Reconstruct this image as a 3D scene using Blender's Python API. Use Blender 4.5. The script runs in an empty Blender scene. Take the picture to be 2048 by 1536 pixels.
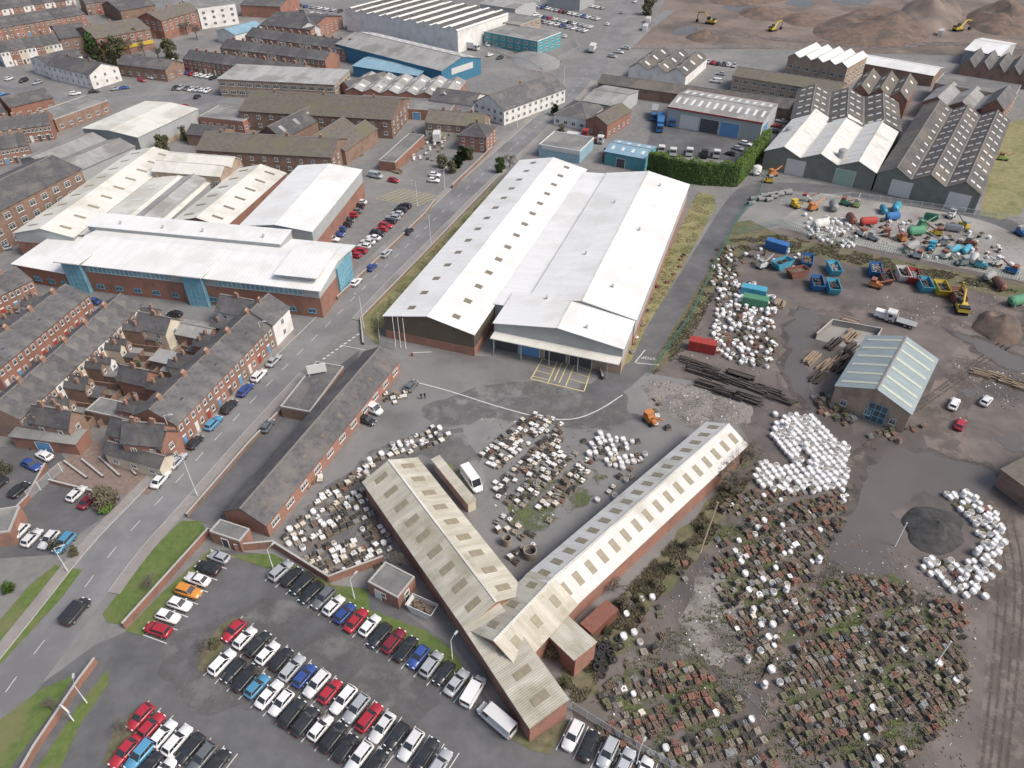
import bpy,bmesh,math,random
from mathutils import Vector,Matrix,noise
from mathutils.geometry import tessellate_polygon
R=random.Random(11)
H=100.;F=1462.;TH=math.radians(39);CS,SN=math.cos(TH),math.sin(TH)
def P(x,y,z=0):
    u=x-1024;v=y-768;D=F*SN+v*CS;k=(H-z)/D
    return Vector((u*k,(F*CS-v*SN)*k,z))
COL=bpy.context.scene.collection
CAM=Vector((0,0,H))
ORD='first second third fourth fifth sixth seventh eighth ninth tenth eleventh twelfth thirteenth fourteenth fifteenth sixteenth seventeenth eighteenth nineteenth twentieth'.split()
ORD+=['twenty-'+q for q in ORD[:9]]+['thirtieth']+['thirty-'+q for q in ORD[:9]]
# ---------------- materials
MT={}
def mat(n,c1,c2=None,sc=.6,rough=.9,st=(1,1,1),wave=0,wd=.75,bump=0,big=None,bsc=.05,rnd=0,spec=.3,metal=0,objcol=False,b0=.48,b1=.62,r0=.35,r1=.65,alpha=None):
    m=bpy.data.materials.new(n);m.use_nodes=True;nt=m.node_tree;N=nt.nodes;K=nt.links
    b=N['Principled BSDF'];b.inputs['Roughness'].default_value=rough;b.inputs['Metallic'].default_value=metal
    b.inputs['Specular IOR Level'].default_value=spec
    tc=N.new('ShaderNodeTexCoord');mp=N.new('ShaderNodeMapping');mp.inputs['Scale'].default_value=st
    K.new(tc.outputs['Object'],mp.inputs[0])
    no=N.new('ShaderNodeTexNoise');no.inputs['Scale'].default_value=sc;no.inputs['Detail'].default_value=8;no.inputs['Roughness'].default_value=.65
    K.new(mp.outputs[0],no.inputs['Vector'])
    rp=N.new('ShaderNodeValToRGB');rp.color_ramp.elements[0].position=r0;rp.color_ramp.elements[1].position=r1
    c2=c2 or c1
    rp.color_ramp.elements[0].color=(*c1,1);rp.color_ramp.elements[1].color=(*c2,1)
    K.new(no.outputs[0],rp.inputs[0]);out=rp.outputs[0]
    def mix(t,f,a,bb):
        x=N.new('ShaderNodeMixRGB');x.blend_type=t
        for s,i in ((f,'Fac'),(a,'Color1'),(bb,'Color2')):
            if hasattr(s,'links'):K.new(s,x.inputs[i])
            else:x.inputs[i].default_value=s
        return x.outputs[0]
    if big:
        n2=N.new('ShaderNodeTexNoise');n2.inputs['Scale'].default_value=bsc;n2.inputs['Detail'].default_value=9;n2.inputs['Roughness'].default_value=.65
        K.new(tc.outputs['Object'],n2.inputs['Vector'])
        r2=N.new('ShaderNodeValToRGB');r2.color_ramp.elements[0].position=b0;r2.color_ramp.elements[1].position=b1
        K.new(n2.outputs[0],r2.inputs[0]);out=mix('MIX',r2.outputs[0],out,(*big,1))
    wo=None
    if wave:
        w=N.new('ShaderNodeTexWave');w.wave_type='BANDS';w.bands_direction='X';w.inputs['Scale'].default_value=wave;w.inputs['Distortion'].default_value=0
        K.new(tc.outputs['Object'],w.inputs['Vector']);wo=w.outputs[1]
        r3=N.new('ShaderNodeValToRGB');r3.color_ramp.elements[0].color=(wd,wd,wd,1);r3.color_ramp.elements[0].position=.1;r3.color_ramp.elements[1].position=.6
        K.new(wo,r3.inputs[0]);out=mix('MULTIPLY',1.,out,r3.outputs[0])
    if objcol:
        oi=N.new('ShaderNodeObjectInfo');out=mix('MULTIPLY',1.,out,oi.outputs['Color'])
    if rnd:
        oi=N.new('ShaderNodeObjectInfo');mr=N.new('ShaderNodeMapRange');mr.inputs['To Min'].default_value=1-rnd;mr.inputs['To Max'].default_value=1+rnd
        K.new(oi.outputs['Random'],mr.inputs['Value']);out=mix('MULTIPLY',1.,out,mr.outputs[0])
    K.new(out,b.inputs['Base Color'])
    if bump:
        bp=N.new('ShaderNodeBump');bp.inputs['Strength'].default_value=bump;bp.inputs['Distance'].default_value=.15
        K.new(wo or no.outputs[0],bp.inputs['Height']);K.new(bp.outputs[0],b.inputs['Normal'])
    if alpha:
        n3=N.new('ShaderNodeTexNoise');n3.inputs['Scale'].default_value=alpha[0];n3.inputs['Detail'].default_value=9;n3.inputs['Roughness'].default_value=.7
        K.new(tc.outputs['Object'],n3.inputs['Vector']);r4=N.new('ShaderNodeValToRGB');r4.color_ramp.elements[0].position=alpha[1];r4.color_ramp.elements[1].position=alpha[2]
        K.new(n3.outputs[0],r4.inputs[0]);K.new(r4.outputs[0],b.inputs['Alpha'])
    MT[n]=m;return m
mat('asphalt',(.165,.163,.162),(.215,.21,.204),sc=.5,big=(.25,.24,.23),bsc=.035,bump=.1)
mat('asphalt_road',(.19,.19,.193),(.23,.23,.23),sc=.25,big=(.16,.16,.164),bsc=.06)
mat('asphalt_dark',(.11,.11,.113),(.15,.15,.152),sc=.3,big=(.093,.093,.096),bsc=.05,rough=.75)
mat('asphalt_yard',(.19,.187,.184),(.235,.23,.225),sc=.2,big=(.145,.14,.138),bsc=.05,rough=.8)
mat('asphalt_patch',(.13,.127,.125),(.17,.167,.163),sc=.3,alpha=(.12,.42,.6))
mat('paving',(.25,.232,.218),(.32,.297,.28),sc=.8,big=(.21,.195,.18))
mat('paving_brown',(.18,.135,.115),(.26,.20,.17),sc=1.2)
mat('kerb',(.38,.37,.35),(.45,.44,.42),sc=2)
mat('concrete',(.27,.26,.245),(.36,.345,.32),sc=.4,big=(.22,.205,.19))
mat('mud',(.115,.10,.091),(.18,.155,.142),sc=.16,big=(.088,.08,.075),bsc=.045,rough=.75,bump=.4)
mat('mud_wet',(.085,.074,.067),(.11,.097,.088),sc=.16,rough=.6,alpha=(.2,.36,.5))
mat('rut',(.10,.086,.077),(.13,.112,.10),sc=.3,alpha=(.5,.4,.6))
mat('mud_track',(.165,.135,.12),(.215,.178,.16),sc=.2,big=(.125,.107,.095),bsc=.1,rough=.6,alpha=(.16,.38,.55))
mat('mud_red',(.155,.122,.102),(.245,.195,.165),sc=.06,big=(.11,.094,.083),bsc=.02,rough=.85,bump=.6)
mat('soil',(.125,.09,.07),(.21,.15,.12),sc=.4,bump=.9,big=(.10,.085,.075),bsc=.12)
mat('ash',(.04,.04,.04),(.08,.077,.075),sc=.8,bump=.8)
mat('gravel',(.19,.178,.16),(.29,.27,.25),sc=2,bump=.3,big=(.145,.135,.12),bsc=.1,alpha=(.15,.36,.5))
mat('water',(.105,.093,.086),(.135,.12,.111),sc=.05,rough=.22,spec=.45)
mat('grass',(.085,.13,.035),(.135,.18,.055),sc=.8,big=(.16,.165,.075),bsc=.12,bump=.4)
mat('grass_patchy',(.09,.115,.045),(.125,.15,.06),sc=.8,alpha=(.18,.46,.6))
mat('grass_dry',(.19,.18,.085),(.29,.265,.145),sc=.6,big=(.15,.16,.07),bsc=.1,bump=.5)
mat('scrub',(.10,.092,.058),(.19,.17,.105),sc=.7,big=(.105,.118,.055),bsc=.15,bump=.6)
mat('blade_dry',(.20,.185,.095),(.30,.27,.15),sc=1)
mat('blade_weed',(.09,.11,.04),(.15,.16,.07),sc=1)
mat('bramble',(.10,.09,.06),(.19,.165,.11),sc=1)
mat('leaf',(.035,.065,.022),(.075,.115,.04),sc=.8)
mat('leaf_hedge',(.07,.125,.025),(.13,.20,.045),sc=.6)
mat('leaf_olive',(.085,.085,.05),(.15,.145,.085),sc=.8)
mat('twig',(.17,.15,.125),(.25,.225,.19),sc=2)
mat('bark',(.09,.07,.055),(.15,.12,.1),sc=4,st=(1,1,.2))
mat('brick',(.285,.14,.105),(.365,.20,.15),sc=1.5,st=(1,1,3),big=(.235,.14,.11),bsc=.3,rnd=.12)
mat('brick_brown',(.225,.15,.115),(.30,.21,.165),sc=1.5,st=(1,1,3),big=(.19,.13,.105),bsc=.3,rnd=.12)
mat('brick_buff',(.33,.255,.195),(.42,.335,.26),sc=1.5,st=(1,1,3),big=(.27,.205,.165),bsc=.3)
mat('render_white',(.70,.69,.66),(.80,.79,.77),sc=.6,big=(.62,.60,.56),bsc=.3)
mat('render_cream',(.57,.51,.40),(.67,.61,.49),sc=.6,big=(.5,.45,.36),bsc=.3)
mat('clad_brown',(.115,.095,.072),(.135,.112,.085),sc=.3,wave=2,bump=.2)
mat('clad_grey',(.40,.42,.42),(.46,.48,.48),sc=.3,wave=2,bump=.2)
mat('clad_green',(.23,.25,.22),(.30,.31,.28),sc=.4,wave=1.5,bump=.2)
mat('clad_blue',(.06,.20,.32),(.08,.24,.37),sc=.4,wave=2)
mat('clad_teal',(.09,.29,.33),(.12,.35,.39),sc=.4,wave=2)
mat('clad_lightblue',(.30,.47,.56),(.37,.54,.63),sc=.4,wave=2)
mat('roof_white',(.71,.71,.692),(.78,.78,.765),sc=.5,st=(1,.1,1),wave=.32,wd=.95,bump=.04,big=(.66,.655,.625),bsc=.1,rough=.45)
mat('roof_cream',(.65,.635,.575),(.73,.715,.66),sc=.5,st=(1,.12,1),wave=.6,wd=.9,bump=.15,big=(.55,.53,.465),bsc=.08,rough=.6)
mat('roof_corr',(.42,.39,.31),(.62,.59,.50),sc=.7,st=(1,.16,.1),wave=.9,wd=.84,bump=.2,big=(.34,.315,.225),bsc=.13,rough=.8,b0=.54,b1=.72)
mat('roof_corr_white',(.58,.57,.53),(.70,.69,.66),sc=.7,st=(1,.16,.1),wave=.9,wd=.87,bump=.2,big=(.46,.44,.39),bsc=.12,rough=.75,b0=.55,b1=.74)
mat('roof_grey',(.31,.31,.305),(.42,.415,.40),sc=.6,st=(1,.15,1),wave=.7,wd=.82,bump=.3,big=(.26,.25,.235),bsc=.1,rnd=.1)
mat('roof_bluegrey',(.25,.30,.31),(.32,.37,.38),sc=.5,st=(1,.2,1),wave=.8,wd=.87,bump=.2,rough=.45)
mat('roof_blue',(.20,.34,.43),(.28,.42,.51),sc=.4,st=(1,.2,1),wave=1.2)
mat('roof_dark',(.09,.086,.082),(.145,.138,.13),sc=.7,st=(1,.2,1),wave=.8,wd=.75,bump=.3,big=(.175,.155,.13),bsc=.1,rnd=.1)
mat('slate',(.078,.076,.08),(.128,.123,.125),sc=.9,big=(.155,.145,.135),bsc=.2,rnd=.2,bump=.3,rough=.7)
mat('slate_brown',(.125,.108,.093),(.18,.16,.14),sc=.7,big=(.155,.147,.10),bsc=.12,rnd=.12,bump=.3,rough=.8)
mat('felt',(.15,.15,.147),(.21,.207,.2),sc=.4,big=(.25,.245,.23),bsc=.12,rnd=.15)
mat('ridge',(.19,.172,.158),(.25,.225,.205),sc=2)
mat('trim',(.68,.68,.66))
mat('skylight_brown',(.25,.22,.155),(.32,.28,.2),sc=1,rough=.5)
mat('skylight_dark',(.18,.155,.115),(.235,.205,.15),sc=1,rough=.4)
mat('skylight_white',(.58,.59,.57),(.73,.73,.71),sc=1.5,rough=.5)
mat('skylight_yellow',(.43,.46,.38),(.50,.53,.44),sc=1,rough=.5)
mat('glass',(.06,.07,.075),(.11,.13,.14),sc=.7,rough=.15,spec=.6)
mat('glass_blue',(.14,.31,.38),(.24,.43,.51),sc=.5,rough=.15,spec=.6)
mat('frame',(.68,.68,.66));mat('frame_blue',(.16,.42,.58))
mat('door_red',(.33,.05,.04),(.38,.06,.05));mat('door_dark',(.08,.08,.09),(.10,.10,.11))
mat('door_blue',(.12,.27,.47),(.15,.32,.54));mat('door_white',(.65,.65,.63),(.7,.7,.68),wave=3)
mat('door_green',(.30,.42,.36),(.34,.46,.40))
mat('chim',(.25,.16,.12),(.33,.215,.17),sc=3);mat('pot',(.42,.26,.18),(.5,.32,.23),sc=3)
mat('paint_white',(.55,.55,.53),(.70,.70,.68),sc=1.5,rough=.7);mat('paint_yellow',(.60,.50,.2),(.70,.60,.3),sc=1.5)
mat('car_paint',(1,1,1),rough=.25,spec=.6,objcol=True)
mat('car_glass',(.026,.031,.036),(.05,.056,.062),rough=.08,spec=.7)
mat('tyre',(.03,.03,.03),(.045,.045,.045),sc=5);mat('rim',(.4,.4,.41),metal=.6,rough=.4)
mat('lamp_glass',(.75,.76,.78),rough=.1,spec=.6);mat('tail_red',(.4,.015,.01),rough=.2)
mat('black_trim',(.03,.03,.03),(.04,.04,.04))
mat('galv',(.40,.42,.42),(.49,.51,.51),rough=.6)
mat('fence_green',(.09,.21,.17),(.11,.26,.21));mat('timber',(.25,.19,.135),(.38,.30,.215),sc=2,st=(1,6,1))
mat('timber_dark',(.06,.055,.051),(.12,.10,.088),sc=2);mat('crate_wood',(.19,.155,.118),(.28,.24,.185),sc=3)
mat('load_terracotta',(.20,.105,.08),(.28,.155,.12),sc=3);mat('load_brown',(.14,.105,.083),(.21,.163,.13),sc=3)
mat('load_stone',(.26,.225,.18),(.35,.31,.26),sc=3);mat('load_dark',(.05,.048,.046),(.095,.09,.085),sc=3)
mat('load_mossy',(.13,.125,.075),(.19,.18,.11),sc=3);mat('load_grey',(.2,.2,.195),(.3,.3,.29),sc=3)
mat('bag_white',(.74,.74,.735),(.82,.82,.815),sc=2,rough=.9,spec=.1);mat('bag_grey',(.60,.59,.575),(.68,.67,.655),sc=2,rough=.9,spec=.1)
mat('ceramic',(.70,.70,.68),(.80,.80,.78),sc=2,rough=.5);mat('ceramic_cream',(.6,.55,.46),(.7,.65,.55),sc=2,rough=.5)
for n,c in dict(red=(.40,.06,.05),blue=(.05,.17,.40),cyan=(.09,.38,.52),yellow=(.62,.45,.07),green=(.10,.28,.17),white=(.66,.66,.64),orange=(.56,.23,.08),rust=(.27,.12,.09),grey=(.34,.35,.35),black=(.04,.04,.04),lime=(.4,.55,.18),skin=(.5,.3,.22),jeans=(.04,.05,.08),jacket=(.02,.02,.025)).items():
    mat('p_'+n,tuple(k*.8 for k in c),c,sc=1.5,rough=.55)
# ---------------- mesh builder
class MB:
    def __init__(s):s.v=[];s.f=[];s.m=[];s.s=[]
    def poly(s,pts,m=0,sm=False):
        i=len(s.v);s.v+=[tuple(p) for p in pts];s.f.append(tuple(range(i,i+len(pts))));s.m.append(m);s.s.append(sm)
    def box(s,x0,y0,z0,x1,y1,z1,m=0,tx=0,ty=0,M=None):
        v=[(x0,y0,z0),(x1,y0,z0),(x1,y1,z0),(x0,y1,z0),(x0+tx,y0+ty,z1),(x1-tx,y0+ty,z1),(x1-tx,y1-ty,z1),(x0+tx,y1-ty,z1)]
        if M:v=[tuple(M@Vector(p)) for p in v]
        i=len(s.v);s.v+=v
        for q in ((0,3,2,1),(4,5,6,7),(0,1,5,4),(1,2,6,5),(2,3,7,6),(3,0,4,7)):
            s.f.append(tuple(i+k for k in q));s.m.append(m);s.s.append(False)
    def prism(s,pr,x0,x1,m=0):
        n=len(pr);i=len(s.v);s.v+=[(x0,y,z) for y,z in pr]+[(x1,y,z) for y,z in pr]
        s.f.append(tuple(range(i,i+n)));s.f.append(tuple(range(i+2*n-1,i+n-1,-1)));s.m+=[m,m];s.s+=[False]*2
        for k in range(n):
            j=(k+1)%n;s.f.append((i+k,i+n+k,i+n+j,i+j));s.m.append(m);s.s.append(False)
    def tube(s,p,q,r0,r1=None,n=6,m=0,cap=True,sm=True):
        p=Vector(p);q=Vector(q);r1=r0 if r1 is None else r1;d=(q-p)
        if d.length<1e-6:return
        d.normalize();a=d.orthogonal().normalized();b=d.cross(a);i=len(s.v)
        for c,r in((p,r0),(q,r1)):
            for k in range(n):
                t=6.28318*k/n;s.v.append(tuple(c+a*r*math.cos(t)+b*r*math.sin(t)))
        for k in range(n):
            j=(k+1)%n;s.f.append((i+k,i+j,i+n+j,i+n+k));s.m.append(m);s.s.append(sm)
        if cap:
            s.f.append(tuple(range(i,i+n)));s.f.append(tuple(range(i+n,i+2*n)));s.m+=[m,m];s.s+=[False]*2
    def add(s,o,M,mo=0):
        i=len(s.v);s.v+=[tuple(M@Vector(p)) for p in o.v];s.f+=[tuple(i+k for k in f) for f in o.f];s.m+=[k+mo for k in o.m];s.s+=o.s
    def mesh(s,n,mats):
        me=bpy.data.meshes.new(n);me.from_pydata(s.v,[],s.f)
        for m in mats:me.materials.append(MT[m])
        me.polygons.foreach_set('material_index',s.m);me.polygons.foreach_set('use_smooth',s.s);me.update();return me
WM={}
def obj(n,me,parent=None,M=None,col=None):
    o=bpy.data.objects.new(n,me);COL.objects.link(o)
    M=M or (WM[parent.name] if parent else Matrix())
    if parent:o.parent=parent;o.matrix_basis=WM[parent.name].inverted()@M
    else:o.matrix_basis=M
    WM[o.name]=M
    if col:o.color=(*col,1)
    return o
def tag(o,lab,cat,grp=None,kind=None):
    if lab:o['label']=lab
    if cat:o['category']=cat
    if grp:o['group']=grp
    if kind:o['kind']=kind
    return o
def thing(n,lab,cat,M,grp=None):
    o=bpy.data.objects.new(n,None);COL.objects.link(o);o.matrix_basis=M;WM[o.name]=M;o.empty_display_size=.5
    return tag(o,lab,cat,grp)
def T(x,y=None,z=0,a=0,s=1):
    if y is None:x,y,z=x.x,x.y,x.z
    return Matrix.Translation((x,y,z))@Matrix.Rotation(a,4,'Z')@Matrix.Scale(s,4)
# ---------------- ground
def chaikin(p,n=2):
    for _ in range(n):
        q=[]
        for i in range(len(p)):
            a=p[i];b=p[(i+1)%len(p)];q+=[a*.75+b*.25,a*.25+b*.75]
        p=q
    return p
def sheet(n,pts,z,m,sm=False,th=0,kind='structure',world=False,jit=0,grow=0):
    p=[Vector(q) if world else P(*q) for q in pts]
    if sm:p=chaikin(p,3)
    if grow:
        c=sum(p,Vector())/len(p);p=[q+(q-c).normalized()*grow for q in p]
    if jit:p=chaikin([q+Vector((noise.noise(q*.22),noise.noise(q*.22+Vector((9,9,0))),0))*jit*1.6+Vector((noise.noise(q*.8),noise.noise(q*.8+Vector((5,2,0))),0))*jit*.7 for q in p],1)
    b=MB();v=[Vector((q.x,q.y,z)) for q in p]
    for t in tessellate_polygon([v]):b.poly([v[i] for i in t])
    if th:
        for i in range(len(v)):
            a=v[i];c=v[(i+1)%len(v)];b.poly([a,c,c-Vector((0,0,th)),a-Vector((0,0,th))])
    return tag(obj(n,b.mesh(n,[m])),None,None,kind=kind)
def offs(p,d):
    out=[]
    for i in range(len(p)):
        t=(p[min(i+1,len(p)-1)]-p[max(i-1,0)]);t.z=0;t.normalize();out.append(p[i]+Vector((-t.y,t.x,0))*d)
    return out
def smoothline(p,n=2):
    for _ in range(n):
        q=[p[0]]
        for i in range(len(p)-1):q+=[p[i]*.75+p[i+1]*.25,p[i]*.25+p[i+1]*.75]
        q.append(p[-1]);p=q
    return p
def ribbon_mb(b,p,wl,wr,z,th=0,m=0):
    l=offs(p,wl);r=offs(p,-wr)
    for i in range(len(p)-1):
        q=[l[i],r[i],r[i+1],l[i+1]];q=[Vector((k.x,k.y,z)) for k in q];b.poly(q,m)
        if th:
            d=Vector((0,0,-th));b.poly([q[0],q[3],q[3]+d,q[0]+d],m);b.poly([q[1],q[2],q[2]+d,q[1]+d],m)
def ribbon(n,pts,wl,wr,z,m,th=0,sm=True):
    p=[P(*q) for q in pts]
    if sm:p=smoothline(p)
    b=MB();ribbon_mb(b,p,wl,wr,z,th);return tag(obj(n,b.mesh(n,[m])),None,None,kind='structure')
sheet('ground',[(-2500,-300,0),(2500,-300,0),(2500,3000,0),(-2500,3000,0)],-.02,'asphalt',world=True)
sheet('yard_ground',[(1500,470),(1560,455),(2048,560),(2400,600),(2700,1536),(1750,2000),(1180,1600),(1145,1425),(1130,1300),(1330,1120),(1500,900),(1430,770),(1290,745),(1370,640),(1440,500)],.0,'mud')
sheet('demolition_ground',[(1262,98),(1300,60),(1330,0),(1360,-90),(2700,-90),(2700,170),(2100,150),(1950,112),(1700,106),(1560,98),(1400,98)],.0,'mud_red')
sheet('concrete_yard',[(1560,440),(1640,385),(1980,425),(2060,480),(2300,560),(2100,575),(1620,470)],.01,'concrete')
sheet('depot_yard',[(1290,300),(1310,235),(1560,262),(1520,330)],.004,'asphalt_dark')
sheet('shed_forecourt',[(1535,345),(1560,290),(1980,400),(1975,425),(1700,385)],.008,'asphalt_yard')
sheet('central_yard',[(690,690),(770,690),(960,712),(1230,722),(1290,745),(1430,770),(1510,900),(1330,1110),(1150,1300),(1000,1160),(880,920),(600,1120),(545,1070),(800,760)],.004,'asphalt_yard')
sheet('staff_car_park',[(255,1262),(425,1098),(548,1110),(660,1172),(760,1190),(900,1290),(990,1420),(1140,1440),(1700,1700),(0,1800),(-100,1500),(190,1290)],.004,'asphalt_dark')
sheet('worn_asphalt',[(850,900),(905,880),(960,900),(990,1020),(960,1030),(900,950)],.012,'asphalt',jit=1)
sheet('worn_asphalt',[(820,820),(1000,760),(1250,770),(1280,860),(1150,860),(1000,830),(880,860)],.014,'asphalt_patch',True,jit=1.5)
sheet('worn_asphalt',[(600,1110),(560,1060),(740,900),(900,840),(960,900),(930,960),(860,900),(730,960),(790,1110),(740,1150)],.014,'asphalt_patch',True,jit=1.5)
sheet('worn_asphalt',[(300,1300),(500,1180),(800,1250),(900,1420),(700,1560),(500,1400),(380,1420)],.014,'asphalt_patch',True,jit=1.5)
sheet('lower_car_park',[(-200,900),(110,890),(180,985),(240,1010),(100,1110),(-200,1130)],.004,'asphalt_dark')
sheet('back_alleys',[(60,900),(560,600),(430,560),(180,575),(-60,800)],.004,'paving')
RC=[(-300,1900),(-100,1545),(20,1370),(130,1228),(225,1100),(320,1000),(388,925),(456,852),(548,756),(665,640),(735,567),(842,465),(940,370),(1060,265),(1140,190),(1200,115),(1240,40),(1252,-60)]
ribbon('main_road',RC,4.3,4.3,.012,'asphalt_road')
def seg(a,b,side,w0,w1,z,m,n,th=.13):
    p=smoothline([P(*q) for q in RC]);p=[q for q in p if a<=q.y<=b];p=offs(p,side)
    bb=MB();ribbon_mb(bb,p,w0,w1,z,th);return tag(obj(n,bb.mesh(n,[m])),None,None,kind='structure')
seg(45,98,5.4,1,1,.13,'paving','pavement');seg(103,144,5.4,1,1,.13,'paving','pavement');seg(152,330,5.4,1,1,.13,'paving','pavement')
seg(68,129,-5.4,1,1,.13,'paving','pavement');seg(148,340,-5.4,1,1,.13,'paving','pavement')
seg(50,330,4.33,.06,.06,.135,'kerb','kerb');seg(68,129,-4.33,.06,.06,.135,'kerb','kerb');seg(148,340,-4.33,.06,.06,.135,'kerb','kerb')
ribbon('side_road',[(-120,440),(0,505),(25,560),(120,585),(300,612),(520,638),(640,648)],3.6,3.6,.006,'asphalt_road')
ribbon('side_road',[(-100,150),(60,180),(160,205),(280,195),(420,196),(600,215),(860,262),(975,300)],3.5,3.5,.006,'asphalt_road')
ribbon('side_road',[(420,196),(390,225),(330,265),(290,300),(262,330)],3.2,3.2,.009,'asphalt_road')
ribbon('side_road',[(300,-40),(330,60),(345,110),(420,150),(440,190)],3.2,3.2,.006,'asphalt_road')
ribbon('access_road',[(1180,800),(1270,735),(1330,645),(1400,530),(1475,400),(1510,372),(1640,375),(1800,400),(2000,435),(2100,500)],3.4,3.4,.016,'asphalt_dark')
ribbon('side_road',[(1240,75),(1290,60),(1340,20)],3,3,.014,'asphalt_road')
K='dirt_track'
ribbon(K,[(1490,1300),(1560,1370),(1600,1250),(1640,1100),(1680,1000)],2.6,2.6,.012,'mud_track')
ribbon(K,[(2030,600),(1960,700),(1900,780),(1880,900),(2000,1000),(2040,1250),(2020,1560)],4,4,.012,'mud_track')
ribbon(K,[(1500,1560),(1560,1440),(1600,1250),(1650,1080),(1700,960),(1700,880)],2.6,2.6,.020,'mud_track')
ribbon(K,[(1640,870),(1590,820),(1575,720),(1600,650),(1700,615),(1900,640),(2040,700)],3,3,.016,'mud_track')
ribbon(K,[(1400,60),(1560,80),(1750,95),(1900,85),(2060,100)],4,4,.016,'mud_track')
for dx in(0,16,34,50):ribbon('wheel_ruts',[(1975+dx,1040),(2000+dx,1150),(1985+dx,1350),(1960+dx,1560)],.2,.2,.026,'rut');ribbon('wheel_ruts',[(1570+dx*.5,1520),(1600+dx*.5,1300),(1650+dx*.5,1120)],.2,.2,.026,'rut')
for dx in(0,12,26):ribbon('wheel_ruts',[(1700,905+dx*.4),(1900,760+dx*.6),(2060,640+dx)],.25,.25,.026,'rut')
W='puddle'
PU=[[(1700,1000),(1750,905),(1800,893),(1880,912),(1960,935),(2030,975),(2035,1020),(1985,1005),(1930,985),(1870,992),(1800,1005),(1780,1060),(1785,1120),(1820,1165),(1850,1200),(1760,1160),(1680,1150),(1640,1120),(1660,1050)],[(1575,660),(1600,625),(1640,620),(1620,660),(1600,720),(1625,790),(1690,850),(1740,890),(1700,895),(1640,850),(1590,790),(1575,720)],[(1900,655),(1980,690),(2060,720),(2040,745),(1960,710)]]
for i,p in enumerate(PU):
    sheet('wet_mud',p,.022+.002*i,'mud_wet',True,jit=2.5,grow=1.6);sheet(W,p,.03+.002*i,'water',True,jit=2.0)
for p in([(1650,0),(1700,-10),(1760,5),(1700,12)],[(1440,10),(1500,5),(1520,18),(1460,24)],[(1560,5),(1600,-5),(1640,8),(1600,16)],[(1930,790),(1960,770),(1975,790),(1950,800)],[(1400,50),(1390,70),(1340,72),(1350,55)],[(1990,880),(2030,860),(2060,900),(2020,915)]):sheet(W,p,.034,'water',True,jit=1.5)
G='gravel_patch'
sheet(G,[(1380,1170),(1470,1090),(1500,1180),(1480,1300),(1420,1340),(1360,1330)],.014,'gravel',True,jit=2)
sheet(G,[(1290,760),(1420,770),(1520,830),(1470,880),(1370,850),(1280,800)],.02,'gravel',True,jit=2)
sheet(G,[(1000,110),(1060,95),(1130,115),(1120,150),(1040,140)],.02,'gravel',True)
V='grass_verge'
sheet(V,[(205,1228),(300,1105),(362,1042),(402,1042),(412,1060),(330,1150),(245,1250),(215,1245)],.05,'grass',th=.05)
sheet(V,[(0,1240),(60,1170),(110,1130),(165,1140),(120,1200),(0,1330),(-150,1500),(-300,1500)],.05,'grass',th=.05)
sheet(V,[(0,1440),(80,1380),(150,1350),(100,1430),(20,1536),(-60,1640),(-160,1640)],.05,'grass',th=.05)
sheet(V,[(75,1536),(165,1400),(215,1340),(218,1365),(160,1450),(110,1560),(60,1600)],.05,'grass',th=.05)
sheet(V,[(455,1110),(545,1108),(665,1170),(735,1178),(740,1220),(850,1260),(905,1300),(960,1390),(900,1350),(820,1290),(700,1225),(600,1155),(545,1140)],.05,'grass',th=.05)
sheet(V,[(250,1262),(330,1180),(420,1100),(432,1110),(350,1190),(285,1272)],.06,'grass',th=.05)
sheet(V,[(395,1340),(400,1310),(440,1250),(470,1235),(490,1245),(460,1270),(425,1335),(408,1345)],.06,'scrub',th=.05)
sheet(V,[(205,1530),(225,1470),(270,1420),(300,1415),(270,1450),(240,1520)],.06,'scrub',th=.05)
sheet(V,[(1010,1470),(1140,1440),(1100,1510),(1060,1500)],.05,'scrub')
sheet(V,[(885,925),(905,930),(935,985),(925,995)],.03,'grass')
Z='rough_grass'
sheet(Z,[(722,640),(850,510),(990,368),(1040,330),(1046,345),(900,500),(770,640),(755,690),(728,665)],.03,'grass_dry')
sheet(Z,[(1225,745),(1240,700),(1330,520),(1395,385),(1430,390),(1432,415),(1350,560),(1290,660),(1262,722)],.03,'grass_dry')
sheet(Z,[(1440,500),(1470,445),(1500,440),(1560,470),(1900,540),(2100,580),(2100,612),(1900,572),(1620,512),(1500,485),(1440,560),(1360,700),(1310,750),(1296,742)],.02,'scrub')
sheet(Z,[(1960,430),(2000,260),(2040,235),(2100,300),(2040,430),(2000,440)],.02,'grass_dry')
sheet(Z,[(1130,1300),(1250,1180),(1420,1010),(1480,900),(1510,880),(1500,960),(1400,1110),(1330,1180),(1230,1310),(1180,1400),(1150,1430)],.02,'scrub',True,jit=1.5)
sheet(Z,[(1010,1000),(1080,960),(1210,930),(1215,975),(1130,1040),(1080,1080),(1030,1060)],.022,'grass_patchy',True,jit=1.5)
sheet(Z,[(1560,1250),(1700,1130),(1900,1200),(1900,1400),(1750,1536),(1600,1500)],.024,'grass_patchy',True,jit=2)
sheet(Z,[(1200,1420),(1260,1330),(1400,1330),(1500,1450),(1400,1560)],.024,'grass_patchy',True,jit=2)
sheet(Z,[(1430,1010),(1520,1000),(1600,1100),(1540,1240),(1440,1180)],.024,'grass_patchy',True,jit=2)
sheet(Z,[(680,240),(760,300),(690,330),(640,310)],.024,'grass_patchy',True,jit=2)
sheet('planting_beds',[(95,940),(190,880),(330,930),(300,990),(190,985),(120,965)],.02,'paving_brown')
sheet('forecourt',[(372,1035),(500,880),(600,790),(640,760),(720,700),(700,760),(447,1040),(420,1050)],.018,'asphalt_dark')
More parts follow.
